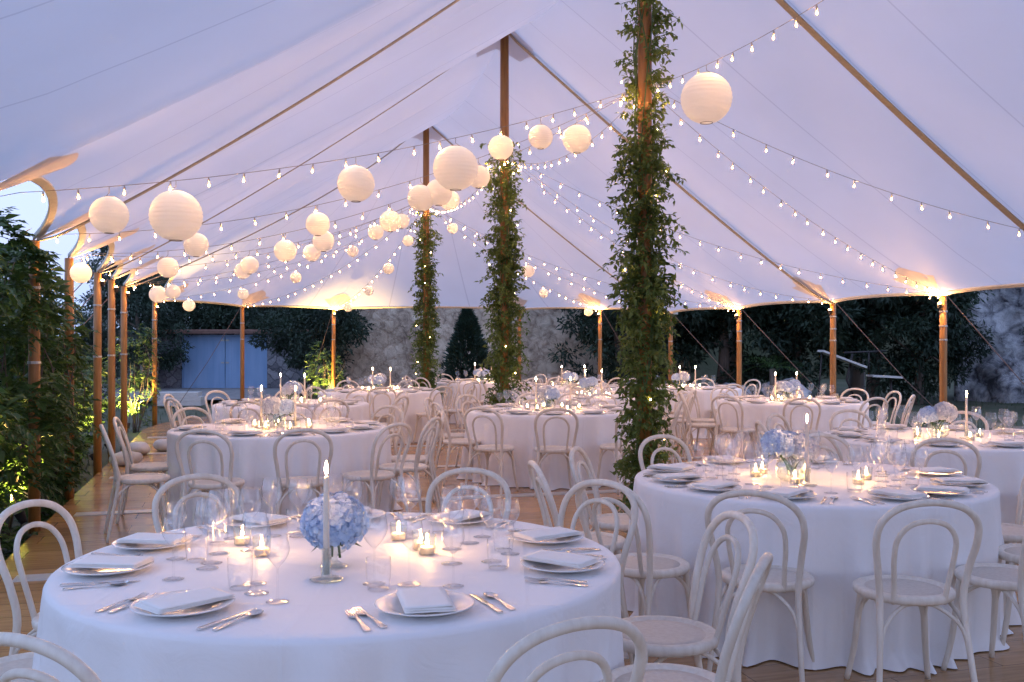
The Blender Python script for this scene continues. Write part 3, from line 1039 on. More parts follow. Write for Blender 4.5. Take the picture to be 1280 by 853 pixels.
def make_fork():
    t = empty('dinner_fork', 'fork', 'fork', 'silver forks')
    mb = MB(); strip_solid(mb, handle())
    part(t, 'handle', mb.mesh('handle', M['silver'], False))
    mb = MB(); strip_solid(mb, [(.02, -.0035, .0035, .006, .003), (.032, -.011, .011, .0045, .002), (.046, -.0125, .0125, .002, .0018), (.052, -.0125, .0125, .0015, .0018)])
    for k in range(4):
        x = -.0105 + .007 * k
        strip_solid(mb, [(.052, x - .002, x + .002, .0015, .0018), (.075, x - .0017, x + .0017, .003, .0016), (.098, x - .001, x + .001, .008, .0012)])
    part(t, 'tines', mb.mesh('tines', M['silver'], False))
    return t
def make_knife():
    t = empty('dinner_knife', 'knife', 'knife', 'silver knives')
    mb = MB(); strip_solid(mb, [(-.115, -.005, .005, .0005, .004), (-.108, -.008, .008, .0005, .005), (-.05, -.007, .007, .0005, .005), (-.012, -.0055, .0055, .0005, .004)])
    part(t, 'handle', mb.mesh('handle', M['silver'], False))
    mb = MB(); strip_solid(mb, [(-.012, -.005, .005, .001, .0025), (.0, -.008, .0085, .001, .0018), (.06, -.008, .010, .001, .0016), (.10, -.008, .006, .001, .0014), (.118, -.008, -.006, .001, .0012)])
    part(t, 'blade', mb.mesh('blade', M['silver'], False))
    return t
def make_spoon():
    t = empty('dessert_spoon', 'spoon', 'spoon', 'silver spoons')
    mb = MB(); strip_solid(mb, handle(-.10, .03))
    part(t, 'handle', mb.mesh('handle', M['silver'], False))
    mb = MB()
    nr, na = 5, 20
    for side in (0, 1):
        for i in range(nr + 1):
            q = i / nr
            for j in range(na):
                a = 2 * pi * j / na
                x = .0195 * q * cos(a) * (1 - .18 * sin(a)); y = .031 * q * sin(a)
                z = .0008 + .0075 * q ** 2.2 + (.0015 if side else 0)
                mb.v.append((x, .058 + y, z))
        o = side * (nr + 1) * na
        for i in range(nr):
            for j in range(na):
                a, b = o + i * na + j, o + i * na + (j + 1) % na
                mb.f.append((a, b, b + na, a + na) if side else (a, a + na, b + na, b))
    part(t, 'bowl', mb.mesh('bowl', M['silver']))
    return t
def bowl_prof(rb, hb, z0):
    out = [(.0035, z0)]
    for i in range(1, 11):
        t = i / 10
        r = rb * (sin(min(1, t * 1.55) * pi / 2) ** .8) * (1 - .22 * max(0, t - .55) / .45)
        out.append((r, z0 + hb * t ** 1.05))
    return out
def make_wine(name, h, rb, hb, rf, parts=True):
    z0 = h - hb
    bowl = bowl_prof(rb, hb, z0)
    rim = bowl[-1]
    bowl_full = bowl + [(rim[0] - .0008, rim[1] + .0004), (rim[0] - .0016, rim[1])]
    stem = [(.0042, .006), (.0034, .02), (.003, z0 * .6), (.0036, z0)]
    foot = [(0, .0005), (rf, .001), (rf + .0008, .0022), (rf * .7, .0034), (.008, .0065), (.0042, .009)]
    if parts:
        t = empty(name, 'glass', 'wine glass', 'wine glasses')
        for nm, pr in (('bowl', bowl_full), ('stem', stem), ('foot', foot)):
            mb = MB(); mb.lathe(pr, 28); part(t, nm, mb.mesh(nm, M['glass']))
        return t
    mb = MB(); mb.lathe(foot + stem + bowl_full, 18)
    o = ob(name, mb.mesh(name, M['glass']), 'glass', 'wine glass', 'wine glasses')
    PARTS[o.name] = []
    return o
def make_tumbler(n):
    mb = MB()
    mb.lathe([(0, .006), (.029, .006), (.030, .003), (.031, .001), (.033, .003), (.0375, .045), (.0385, .075), (.0375, .098), (.0368, .0985)], n)
    o = ob('water_tumbler', mb.mesh('water_tumbler', M['glass']), 'tumbler', 'tumbler', 'water tumblers')
    PARTS[o.name] = []
    return o
PLATE = Kind(make_plate())
NAPK = [Kind(make_napkin(s)) for s in (1, 2, 3)]
FORK, KNIFE, SPOON = Kind(make_fork()), Kind(make_knife()), Kind(make_spoon())
WINE_A = Kind(make_wine('wine_glass', .225, .043, .115, .036))
WINE_B = Kind(make_wine('small_wine_glass', .195, .036, .095, .033))
WINE_F = Kind(make_wine('wine_glass', .215, .040, .105, .035, False))
TUMB = Kind(make_tumbler(28))

# ------------------------------------------------------------------ candles and flowers
def make_votive():
    t = empty('votive_candle', 'votive', 'candle', 'lit votive candles')
    mb = MB(); mb.lathe([(0, .004), (.026, .004), (.0285, .007), (.031, .068), (.032, .0695), (.033, .068), (.0305, .004), (.028, .0005), (0, .0005)], 24)
    part(t, 'glass_cup', mb.mesh('glass_cup', M['vglass']))
    mb = MB(); mb.lathe([(0, .0055), (.0255, .0055), (.0265, .026), (.024, .028), (.006, .0265), (0, .0265)], 20)
    part(t, 'wax', mb.mesh('wax', M['wax']))
    mb = MB(); mb.lathe([(0, .032), (.0035, .035), (.0052, .041), (.0045, .049), (.0022, .057), (0, .063)], 10)
    part(t, 'flame', mb.mesh('flame', M['flame']))
    return t
def make_taper():
    t = empty('taper_candle', 'taper', 'candle', 'lit taper candles')
    mb = MB(); mb.lathe([(0, .002), (.050, .002), (.0525, .004), (.052, .0065), (.030, .008), (.016, .012), (.0155, .10), (.0165, .102), (.0135, .103), (.013, .02), (0, .018)], 32)
    part(t, 'glass_holder', mb.mesh('glass_holder', M['vglass']))
    mb = MB(); mb.lathe([(0, .02), (.0098, .02), (.0098, .20), (.009, .318), (.0075, .326), (.003, .329), (0, .329)], 18)
    part(t, 'wax_stick', mb.mesh('wax_stick', M['wax']))
    mb = MB(); mb.tube([(0, 0, .327), (.0005, 0, .340)], .0012, 6)
    part(t, 'wick', mb.mesh('wick', M['cable']))
    mb = MB(); mb.lathe([(0, .334), (.0042, .338), (.0062, .346), (.0056, .357), (.0028, .369), (0, .378)], 12)
    part(t, 'flame', mb.mesh('flame', M['flame']))
    return t
def flower_head(R0, n, seed, mat):
    R = random.Random(seed)
    mb = MB()
    ga = pi * (3 - sqrt(5))
    for i in range(n):
        z = 1 - 1.72 * (i + .5) / n
        rr = sqrt(max(0, 1 - z * z)); a = i * ga
        nrm = Vector((rr * cos(a), rr * sin(a), z))
        c = nrm * R0 * R.uniform(.94, 1.04); c.z *= .86
        nrm = (nrm + rv(R) * .25).normalized()
        tx = nrm.orthogonal().normalized(); tx.rotate(Matrix.Rotation(R.uniform(0, 6.28), 3, nrm))
        s = R0 * R.uniform(.20, .26)
        for k in range(4):
            d = tx.copy(); d.rotate(Matrix.Rotation(k * pi / 2 + R.uniform(-.12, .12), 3, nrm))
            e = nrm.cross(d)
            lift = R.uniform(-.12, .22)
            p1 = c + d * s * .55 + e * s * .46 + nrm * s * (.08 + lift * .5)
            p2 = c + d * s * 1.0 + nrm * s * (lift)
            p3 = c + d * s * .55 - e * s * .46 + nrm * s * (.08 + lift * .5)
            pm = c + d * s * .6 + nrm * s * (-.06 + lift * .5)
            p2a = c + d * s * .95 + e * s * .25 + nrm * s * lift * .9
            p2b = c + d * s * .95 - e * s * .25 + nrm * s * lift * .9
            mb.add([c - nrm * s * .12, p1, p2a, p2, p2b, p3, pm], [(0, 1, 6), (1, 2, 6), (2, 3, 6), (3, 4, 6), (4, 5, 6), (5, 0, 6)])
    return mb.mesh('flower_head', mat, False)
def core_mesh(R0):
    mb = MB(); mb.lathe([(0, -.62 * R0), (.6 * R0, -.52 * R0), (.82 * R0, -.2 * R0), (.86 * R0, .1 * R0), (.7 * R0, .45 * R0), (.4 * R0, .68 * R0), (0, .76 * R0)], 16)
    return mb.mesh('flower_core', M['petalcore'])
def make_arrangement(heads, vase, name_label):
    """heads: (x, y, z, R, pale)"""
    t = empty('hydrangea_vase', name_label, 'flower vase', 'hydrangea vases')
    mb = MB()
    if vase == 'footed':
        mb.lathe([(0, .001), (.045, .001), (.047, .004), (.03, .010), (.011, .022), (.010, .034), (.02, .042), (.040, .054), (.050, .070), (.052, .082), (.053, .0825)], 28)
    else:
        mb.lathe([(0, .001), (.05, .001), (.072, .02), (.082, .055), (.078, .09), (.062, .122), (.066, .13), (.068, .13), (.064, .122), (.081, .09), (.085, .055), (.076, .02), (.052, -.0005 + .0015)], 28)
    part(t, 'glass_vase', mb.mesh('glass_vase', M['vglass']))
    for i, (x, y, z, R0, pale) in enumerate(heads):
        sm = MB()
        for q in range(3):
            sm.tube(crom([(.02 * cos(q * 2.1 + i), .02 * sin(q * 2.1 + i), .03), (x * .3 + .012 * cos(q * 2.1), y * .3 + .012 * sin(q * 2.1), .09), (x, y, z - R0 * .5)], 5), .0045, 6)
        part(t, 'stem', sm.mesh('stem', M['stem']))
        h = part(t, 'flower_head', flower_head(R0, int(64 + 9000 * R0 * R0), 31 + i, M['petal2'] if pale else M['petal']), (x, y, z), (.15 * y / .05 if abs(y) > .01 else 0, -.2 * x / .05 if abs(x) > .01 else 0, i * 2.0))
        part(h, 'flower_core', core_mesh(R0))
        lm = MB(); Rr = random.Random(i + 5)
        for q in range(6):
            a = q * 1.05 + i
            leaf(lm, Vector((x + .02 * cos(a), y + .02 * sin(a), z - R0 * .62)), Vector((cos(a), sin(a), Rr.uniform(-.5, .1))), Vector((0, 0, 1)), R0 * Rr.uniform(.5, .8), R0 * .4)
        part(t, 'leaf', lm.mesh('leaf', M['leaf_fl'], False))
    return t
VOT = Kind(make_votive())
TAP = Kind(make_taper())
ARR1 = Kind(make_arrangement([(0, 0, .150, .106, False)], 'footed', 'arr'))
ARR2 = Kind(make_arrangement([(-.075, .0, .20, .088, False), (.07, .03, .175, .085, True), (.0, .08, .185, .085, False)], 'bowl', 'arr'))
ARR3 = Kind(make_arrangement([(-.085, -.02, .175, .085, False), (.085, -.02, .17, .085, False), (0, .06, .20, .09, True)], 'bowl', 'arr'))

# ------------------------------------------------------------------ laying the tables
SETTINGS = {
    'T1': [166, 196, 244, 297, 347, 21, 62, 97, 127],
    'T2': [160, 190, 216, 246, 286, 309, 338, 10, 70, 115],
    'T4': [198, 232, 262, 290, 318, 346, 20, 58, 97, 140],
}
Rg = random.Random(21)
for ti, (k, c, nm) in enumerate(TABLES):
    near = k in ('T1', 'T2')
    mid = k in ('T3', 'T4', 'T5')
    angs = SETTINGS.get(k) or [q[0] for q in CH[k]]
    for i, a in enumerate(clockwise(list(angs), lambda q: q)):
        th = radians(a)
        ctr = Vector((c[0], c[1], TZ))
        rad = Vector((cos(th), sin(th), 0)); tan = Vector((-sin(th), cos(th), 0))   # tan: to the diner's left
        rz = th + pi / 2
        def at(x, y, dz=0.0):
            """x to the diner's right, y towards the table centre, from the plate's middle"""
            q = ctr + rad * (.765 - y) - tan * -x
            return (q.x, q.y, TZ + dz + .0005)
        place = f'{ORD[i]} place clockwise from the camera side, {nm}'
        PLATE.put(at(Rg.uniform(-.01, .01), Rg.uniform(-.005, .01)), rz, f'white plate, {place}', 'white dinner plates set on the tables')
        NAPK[i % 3].put(at(Rg.uniform(-.012, .012), Rg.uniform(-.01, .012), .0215), rz + pi / 2 * (0 if near else 1) + radians(Rg.uniform(-28, 28)),
                        f'folded white napkin, {place}', 'folded white napkins on the plates')
        if near or mid:
            FORK.put(at(-.175, -.01), rz + radians(Rg.uniform(-9, 9)), f'inner silver fork, {place}', 'silver forks beside the plates')
            if near: FORK.put(at(-.212, -.02), rz + radians(Rg.uniform(-9, 9)), f'outer silver fork, {place}', 'silver forks beside the plates')
            KNIFE.put(at(.172, -.01), rz + radians(Rg.uniform(-4, 4)), f'silver knife, {place}', 'silver knives beside the plates')
            if near: SPOON.put(at(.212, -.01), rz + radians(Rg.uniform(-6, 6)), f'silver spoon, {place}', 'silver spoons beside the plates')
            WINE_A.put(at(.07 + Rg.uniform(-.03, .03), .27 + Rg.uniform(-.03, .04)), Rg.uniform(0, 6), f'tall wine glass, {place}', 'tall wine glasses on the tables')
            WINE_B.put(at(.17 + Rg.uniform(-.025, .025), .215 + Rg.uniform(-.03, .03)), Rg.uniform(0, 6), f'small wine glass, {place}', 'small wine glasses on the tables')
            if near: WINE_A.put(at(-.02 + Rg.uniform(-.02, .02), .345 + Rg.uniform(-.03, .04)), Rg.uniform(0, 6), f'innermost wine glass, {place}', 'tall wine glasses on the tables')
            TUMB.put(at(-.06 + Rg.uniform(-.04, .03), .235 + Rg.uniform(-.03, .05)), Rg.uniform(0, 6), f'water tumbler, {place}', 'water tumblers on the tables')
        else:
            WINE_F.put(at(.06 + Rg.uniform(-.03, .03), .25 + Rg.uniform(-.03, .05)), 0, f'wine glass, {place}', 'wine glasses on the far tables')
            TUMB.put(at(-.08 + Rg.uniform(-.03, .03), .22 + Rg.uniform(-.03, .05)), 0, f'water tumbler, {place}', 'water tumblers on the tables')
    # centre pieces
    if k == 'T1':
        ARR1.put((c[0] - .015, c[1] - .14, TZ), 0, 'round blue hydrangea ball in a footed glass vase on the front table', 'hydrangea vases in the middle of the tables')
        taps = [(-.005, -.33)]
        vots = [(-.30, .03), (.25, .13), (.28, .05), (-.42, .22), (.15, .30)]
    else:
        A = ARR2 if k in ('T2', 'T6', 'T10', 'T13') else ARR3
        A.put((c[0] - (.12 if k == 'T2' else .04), c[1] + (-.1 if k == 'T2' else .02), TZ), ti * .9 if k != 'T2' else 0, ('blue and pale hydrangeas' if A is ARR2 else 'three hydrangea heads') + f' in a glass bowl, {nm}', 'hydrangea vases in the middle of the tables')
        taps = {'T2': [(-.09, -.28)], 'T5': [(.12, -.12)]}.get(k, [(Rg.uniform(-.22, -.05), Rg.uniform(-.2, .2)), (Rg.uniform(.12, .22), Rg.uniform(-.2, .2))])
        vots = [(rr * cos(aa), rr * sin(aa)) for rr, aa in [(Rg.uniform(.20, .36), q * 2 * pi / 6 + Rg.uniform(-.35, .35)) for q in range(6)]]
    for i, (x, y) in enumerate(taps):
        TAP.put((c[0] + x, c[1] + y, TZ), 0, 'lit white taper candle, ' + (nm if len(taps) == 1 else ('first by the flowers, ' if i == 0 else 'second by the flowers, ') + nm) , 'lit taper candles on the tables')
    for i, (x, y) in enumerate(clockwise(vots, lambda q: math.degrees(atan2(q[1], q[0])))):
        VOT.put((c[0] + x, c[1] + y, TZ), 0, f'lit votive candle, {ORD[i]} clockwise from the camera side, {nm}', 'lit votive candles on the tables')

# ------------------------------------------------------------------ string lights and paper lanterns
ANCH = {-9.4: 3.75, -4.67: 3.72, 0.0: 3.98, 5.61: 4.10}
def anchor(u): return W(u, 0, ANCH[u])
def ptop(name):
    p = POLE[name]; return W(p[0], p[1], p[2] + .02)
STRINGS = [  # from mast, to pole or mast, sag
    (-4.67, -9.4, .15), (-4.67, 0.0, .30), (0.0, 5.61, .30),
    (-4.67, 'pole beside the end chairs', .40), (-4.67, 'bright lamp pole', .20),
    (0.0, 'bright lamp pole', .30), (0.0, 'pole before the tilted planks', .42), (0.0, 'pole before the palm', .25),
    (5.61, 'pole behind the tall vine', .25), (5.61, 'pole before the dark bush', .25), (5.61, 'pole before the palm', .35),
    (-4.67, 'hidden hedge pole', .17), (-4.67, 'first hedge pole', .32), (-4.67, 'second hedge pole', .40),
    (0.0, 'second hedge pole', .45), (0.0, 'third hedge pole', .40), (0.0, 'fifth hedge pole', .40),
    (5.61, 'fifth hedge pole', .40), (5.61, 'pole beside the lit climber', .35), (5.61, 'pole before the blue doors', .35), (5.61, 'pole by the lit shrub', .30),
]
def bulb_mesh():
    mb = MB(); mb.lathe([(0, -.068), (.006, -.066), (.0095, -.061), (.0105, -.055), (.009, -.045), (.006, -.036), (0, -.033)], 12)
    nf = len(mb.f)
    mb.lathe([(0, -.060), (.0026, -.059), (.0038, -.055), (.0026, -.050), (0, -.048)], 8)
    me = mb.mesh('bulb', M['bulb_glass']); me.materials.append(M['bulb'])
    for q in me.polygons:
        if q.index >= nf: q.material_index = 1
    return me
def socket_mesh():
    mb = MB(); mb.lathe([(0, -.034), (.0065, -.034), (.0065, -.014), (.004, -.004), (0, -.002)], 8)
    return mb.mesh('socket', M['socket'])
BULB, SOCK = bulb_mesh(), socket_mesh()
def sname(x): return CP_NAMES[x] if not isinstance(x, str) else x
SPTS = []
for (ua, tb_, sag) in STRINGS:
    a = anchor(ua) - Vector((0, 0, .0))
    b = ptop(tb_) if isinstance(tb_, str) else anchor(tb_)
    dirn = (b - a); dirn.z = 0; dirn.normalize()
    a = a + dirn * .085; b = b - dirn * .06
    L = (b - a).length
    K = 40
    pts = []
    for i in range(K + 1):
        t = i / K
        p = a.lerp(b, t); p.z -= sag * 4 * t * (1 - t)
        u, v = UV(p.x, p.y)
        p.z = min(p.z, roof_z(u, v) - .06)
        pts.append(p)
    SPTS.append((ua, tb_, pts, L))
    lab = f'string of warm bulbs from {sname(ua)} to {sname(tb_)}'
    t = empty('string_light', lab, 'string lights', 'strings of bulbs under the canopy', a)
    mb = MB(); mb.tube([p - a for p in pts], .0021, 5)
    part(t, 'cable', mb.mesh('cable', M['cable']))
    nb = int(L / .26)
    Rb = random.Random(int(L * 1000))
    for i in range(nb):
        f = (i + .6 + Rb.uniform(-.12, .12)) / nb * K
        i0 = min(int(f), K - 1)
        p = pts[i0].lerp(pts[i0 + 1], f - i0) - a
        s = part(t, 'bulb', BULB, p, (Rb.uniform(-.15, .15), Rb.uniform(-.15, .15), 0))
        part(s, 'socket', SOCK)


LANTERNS = [(0, 0.237, 0.39), (12, 0.106, 0.25), (11, 0.2, 0.2), (11, 0.356, 0.35), (12, 0.281, 0.2), (11, 0.519, 0.27), (12, 0.35, 0.23), (12, 0.381, 0.23), (15, 0.138, 0.27), (11, 0.275, 0.2), (12, 0.556, 0.2), (11, 0.769, 0.34), (11, 0.85, 0.24), (13, 0.6, 0.21), (13, 0.531, 0.2), (14, 0.519, 0.2), (12, 0.756, 0.2), (13, 0.819, 0.2), (14, 0.662, 0.2), (15, 0.675, 0.2), (16, 0.912, 0.25), (16, 0.869, 0.21), (18, 0.881, 0.23), (18, 0.675, 0.21), (18, 0.475, 0.21), (17, 0.287, 0.2), (13, 0.412, 0.2), (15, 0.269, 0.2), (15, 0.338, 0.2), (20, 0.15, 0.22), (20, 0.35, 0.23), (20, 0.569, 0.21), (20, 0.819, 0.2), (8, 0.087, 0.21), (8, 0.394, 0.25), (9, 0.637, 0.2), (9, 0.931, 0.2), (13, 0.988, 0.2)]   # string, place along it, diameter
LAN_E, POLE_E, SPOT_E = 0.066 * DUSK, 0.34 * DUSK, 9.0 * DUSK

def lantern_shade(D):
    mb = MB(); R0 = D / 2; nr = 60; na = 36
    prof = []
    for i in range(nr + 1):
        a = radians(14) + (pi - radians(28)) * i / nr
        rib = .968 + .032 * abs(sin(i * pi / 4)) ** .7
        prof.append((R0 * sin(a) * rib, R0 * cos(a) * .98))
    mb.lathe(prof, na)
    mb.v = [tuple(Vector(p) * (1 + .012 * mnoise.noise(Vector(p) * 14))) for p in mb.v]
    return mb.mesh('shade', M['paper'])
def lantern_frame(D):
    R0 = D / 2; ri = R0 * sin(radians(14)); zt = R0 * cos(radians(14)) * .98
    out = []
    for s in (1, -1):
        mb = MB(); mb.tube([(ri * cos(a * pi / 12), ri * sin(a * pi / 12), s * zt) for a in range(25)], .003, 5, False)
        out.append(mb.mesh('wire_ring', M['cable']))
    mb = MB(); mb.tube([(-ri, 0, zt), (-ri * .3, 0, zt + .02), (0, 0, zt + .028), (0, 0, R0 + .06)], .0022, 5)
    out.append(mb.mesh('hanger', M['cable']))
    return out
LCACHE = {}
order = {}
for q in LANTERNS: order.setdefault(q[0], []).append(q[1])
for (si, t, D) in LANTERNS:
    ua, tb_, pts, L = SPTS[si]
    f = t * 40; i0 = min(int(f), 39)
    p = pts[i0].lerp(pts[i0 + 1], f - i0)
    key = round(D, 2)
    if key not in LCACHE:
        ld = bpy.data.lights.new('lantern_light', 'POINT')
        ld.energy = LAN_E * (D / .3) ** 2; ld.color = (1.0, 0.74, 0.60); ld.shadow_soft_size = .022
        LCACHE[key] = (lantern_shade(D), lantern_frame(D), ld)
    sh, fr, ld = LCACHE[key]
    rank = sorted(order[si]).index(t)
    size = 'large' if D > .3 else 'medium' if D > .22 else 'small'
    o = empty('paper_lantern', f'{size} paper lantern, {ORD[rank]} from {sname(ua)} towards {sname(tb_)}', 'lantern', 'lit paper lanterns under the canopy',
              (p.x, p.y, p.z - D / 2 - .06), t * 9)
    part(o, 'shade', sh)
    for nm_, f_ in zip(('wire_ring', 'wire_ring', 'hanger'), fr): part(o, nm_, f_)
    lo = link(bpy.data.objects.new('lantern_light', ld)); lo.parent = o; lo.location = (.015, -.01, D * .36)

# ------------------------------------------------------------------ lamps high on the side poles
def pole_lamp(name, energy):
    (u, v, z, d, s) = POLE[name]
    iu = min(max(u, U0), U1)
    inn = (W(iu, 0) - W(u, v)).normalized()
    b = W(u, v, z - .16) + inn * .055
    t = empty('pole_lamp', f'small warm lamp lighting the canopy from the {name}', 'lamp', 'lamps on the side poles', b, atan2(inn.y, inn.x))
    mb = MB(); mb.lathe([(0, -.03), (.022, -.03), (.026, .0), (.034, .03), (.036, .034), (.031, .03), (.02, .0), (0, -.01)], 14)
    mb.box((-.03, 0, -.005), (.03, .02, .03))
    part(t, 'housing', mb.mesh('housing', M['iron']))
    mb = MB(); mb.lathe([(0, -.008), (.016, .004), (.022, .024), (.018, .045), (.008, .055), (0, .057)], 12)
    part(t, 'lamp_bulb', mb.mesh('lamp_bulb', M['lampbulb']))
    ld = bpy.data.lights.new('pole_light', 'POINT'); ld.energy = energy; ld.color = (1.0, .50, .19); ld.shadow_soft_size = .03
    lo = link(bpy.data.objects.new('pole_light', ld)); lo.parent = t; lo.location = (.06, 0, .075)
for nme, e in (('bright lamp pole', 9), ('pole before the palm', 6), ('pole before the dark bush', 8), ('pole by the lit shrub', 3.5), ('pole before the tilted planks', 1.2),
               ('second hedge pole', 1.6), ('first hedge pole', .5), ('third hedge pole', 2), ('fourth hedge pole', 2), ('fifth hedge pole', 2), ('pole beside the lit climber', 3)):
    pole_lamp(nme, e * POLE_E)

# ------------------------------------------------------------------ garden spotlights
def spotlight(x, y, aim, label, e, z0=-.12):
    d = (Vector(aim) - Vector((x, y, z0 + .12))).normalized()
    t = empty('garden_spotlight', label, 'spotlight', 'garden spotlights', (x, y, z0))
    mb = MB(); mb.tube([(0, 0, 0), (0, 0, .10)], .008, 6); mb.box((0, 0, .10), (.05, .02, .03))
    part(t, 'spike', mb.mesh('spike', M['iron']))
    rot = d.to_track_quat('Z', 'Y')
    mb = MB(); mb.lathe([(0, -.06), (.03, -.055), (.036, -.02), (.045, .035), (.047, .04), (.043, .036), (.03, .01), (0, .0)], 16)
    h = part(t, 'housing', mb.mesh('housing', M['iron']), (0, 0, .13)); h.rotation_euler = rot.to_euler()
    mb = MB(); mb.lathe([(0, .02), (.030, .020), (.040, .028), (0, .03)], 16)
    l = part(t, 'lens', mb.mesh('lens', M['lampbulb']), (0, 0, .13)); l.rotation_euler = rot.to_euler()
    ld = bpy.data.lights.new('spot_light', 'SPOT'); ld.energy = e * SPOT_E; ld.color = (1.0, .62, .18); ld.spot_size = radians(85); ld.spot_blend = .6; ld.shadow_soft_size = .035
    lo = link(bpy.data.objects.new('spot_light', ld)); lo.parent = t; lo.location = tuple(Vector((0, 0, .13)) + d * .05)
    lo.rotation_euler = (-d).to_track_quat('Z', 'Y').to_euler()

# ------------------------------------------------------------------ leafy climbers and shrubs at the tent's edge
def shrub(label, x, y, h, rx, n, seed, mat='hedge', L=(.09, .16), w=(.03, .05), name='leafy_shrub', group=None, cone=False, z0=-.16, pinnate=True):
    R = random.Random(seed)
    t = empty(name, label, 'shrub', group, (x, y, z0))
    st = MB(); lf = MB()
    tips = []
    for k in range(9):
        a = R.uniform(0, 6.28); top = h * R.uniform(.6, 1.0)
        pts = [Vector((rx * .15 * cos(a), rx * .15 * sin(a), 0))]
        q = pts[0].copy(); dd = Vector((cos(a) * .22, sin(a) * .22, 1)).normalized()
        m = 12
        for i in range(m):
            q = q + dd * (top / m); dd = (dd + rv(R) * .18 + Vector((0, 0, .06))).normalized()
            if sqrt(q.x ** 2 + q.y ** 2) > rx * .7: dd.x -= q.x * .4; dd.y -= q.y * .4
            pts.append(q.copy())
        st.tube(pts, [.014 * (1 - i / (m + 2)) for i in range(m + 1)], 5)
    for i in range(n):
        z = h * (R.random() ** .85)
        if cone:
            rr = rx * min(1, .72 + z / h) * max(.04, 1 - (z / h) ** 2.3) * (.5 + .5 * sqrt(R.random())) * (1 + .35 * mnoise.noise(Vector((z * 2.4, i % 9 * .6, seed)))) + .02
        else:
            prof = min(1, .45 + z / h * 1.6) * (1 if z < h * .75 else max(.15, 1 - ((z / h - .75) / .25) ** 2 * .85))
            rr = rx * prof * sqrt(R.random()) * (.65 + .7 * (mnoise.noise(Vector((z * 1.6, seed, i % 7 * .2))) * .5 + .5))
        a = R.uniform(0, 6.28)
        cl = mnoise.noise(Vector((cos(a) * rr * 2.2 + seed, sin(a) * rr * 2.2, z * 2.2)))
        if cl < -.18 and not cone: continue
        p = Vector((rr * cos(a), rr * sin(a), z))
        out = Vector((cos(a), sin(a), R.uniform(-.6, .5))) + rv(R) * .6
        if cone: out.z += 1.0
        out.normalize()
        if pinnate and R.random() < .3:
            # a drooping compound leaf: leaflets on both sides of a rib
            d = out.copy(); q = p.copy(); ll = R.uniform(*L)
            for j in range(4):
                q = q + d * ll * .28; d = (d + Vector((0, 0, -.16))).normalized()
                sd = d.cross(Vector((0, 0, 1)))
                if sd.length < .05: sd = Vector((1, 0, 0))
                sd.normalize()
                for s in (-1, 1):
                    leaf(lf, q, (d * .5 + sd * s).normalized(), Vector((0, 0, 1)) + rv(R) * .3, ll * R.uniform(.55, .8), R.uniform(*w) * .6)
            leaf(lf, q, d, Vector((0, 0, 1)), ll * .7, w[0] * .6)
        else:
            leaf(lf, p, out, Vector((0, 0, 1)) + rv(R) * .7, R.uniform(*L), R.uniform(*w))
    part(t, 'stems', st.mesh('stems', M['bark']))
    part(t, 'leaves', lf.mesh('leaves', M[mat], False))
    return t
HG = 'leafy climbers along the open side'
def WP(u, v): 
    p = W(u, v); return p.x, p.y
for i, (u, v, h, rx, n, lab) in enumerate([
    (-5.3, -5.5, 3.0, .54, 2700, 'tall leafy climber before the first hedge pole, reaching the canopy edge'),
    (-4.2, -5.28, 2.65, .48, 2300, 'tall leafy climber wrapping the first hedge pole'),
    (-3.2, -5.42, 2.5, .50, 2100, 'leafy climber between the first and second hedge poles'),
    (-2.3, -5.30, 2.35, .45, 1900, 'leafy climber behind the second hedge pole'),
    (-1.2, -5.60, 1.85, .55, 1600, 'leafy climber between the second and third hedge poles'),
    (0.25, -5.75, 1.60, .55, 1300, 'leafy climber between the third and fourth hedge poles'),
    (1.8, -5.9, 1.55, .60, 1200, 'leafy climber between the fourth and fifth hedge poles'),
    (3.3, -5.9, 1.6, .65, 1200, 'leafy climber beyond the fifth hedge pole')]):
    x, y = WP(u, v)
    shrub(lab, x, y, h, rx, n, 40 + i, name='leafy_climber', group=HG, L=(.09, .15), w=(.05, .085))
pl = POLE['pole beside the lit climber']; x, y = WP(pl[0] - .1, pl[1] - .35)
shrub('slender climber lit from below, beside the farthest pole of the open side', x, y, 2.05, .42, 620, 55, name='leafy_climber', group=HG, L=(.09, .15))
spotlight(x + .05, y - .45, (x, y, 1.6), 'bright garden spotlight at the foot of the slender lit climber', 20)
pl = POLE['pole by the lit shrub']; xs, ys = WP(pl[0] + .1, pl[1] - .1)
shrub('leafy shrub lit yellow from below beside a lamp pole', xs - .15, ys + .3, 1.75, .42, 560, 56, L=(.09, .15))
spotlight(xs - .15, ys - .25, (xs - .1, ys + .2, 1.4), 'garden spotlight under the lit shrub by the pale wall', 16)
for i, (u, v, au, av, az, lab, e) in enumerate([
    (-4.65, -5.22, -4.9, -5.8, 1.3, 'garden spotlight low in the leaves before the first hedge pole', 7),
    (-3.35, -5.22, -3.3, -5.8, 1.3, 'garden spotlight between the first and second hedge poles', 7),
    (-1.75, -5.22, -1.9, -5.8, 1.2, 'garden spotlight between the second and third hedge poles', 6),
    (-.05, -5.25, .1, -5.8, 1.2, 'garden spotlight behind the third hedge pole', 6),
    (1.35, -5.25, 1.5, -5.9, 1.2, 'garden spotlight behind the fourth hedge pole', 6),
    (2.85, -5.25, 3.0, -5.9, 1.2, 'garden spotlight behind the fifth hedge pole', 6)]):
    x, y = WP(u, v); ax, ay = WP(au, av)
    spotlight(x, y, (ax, ay, az), lab, e)
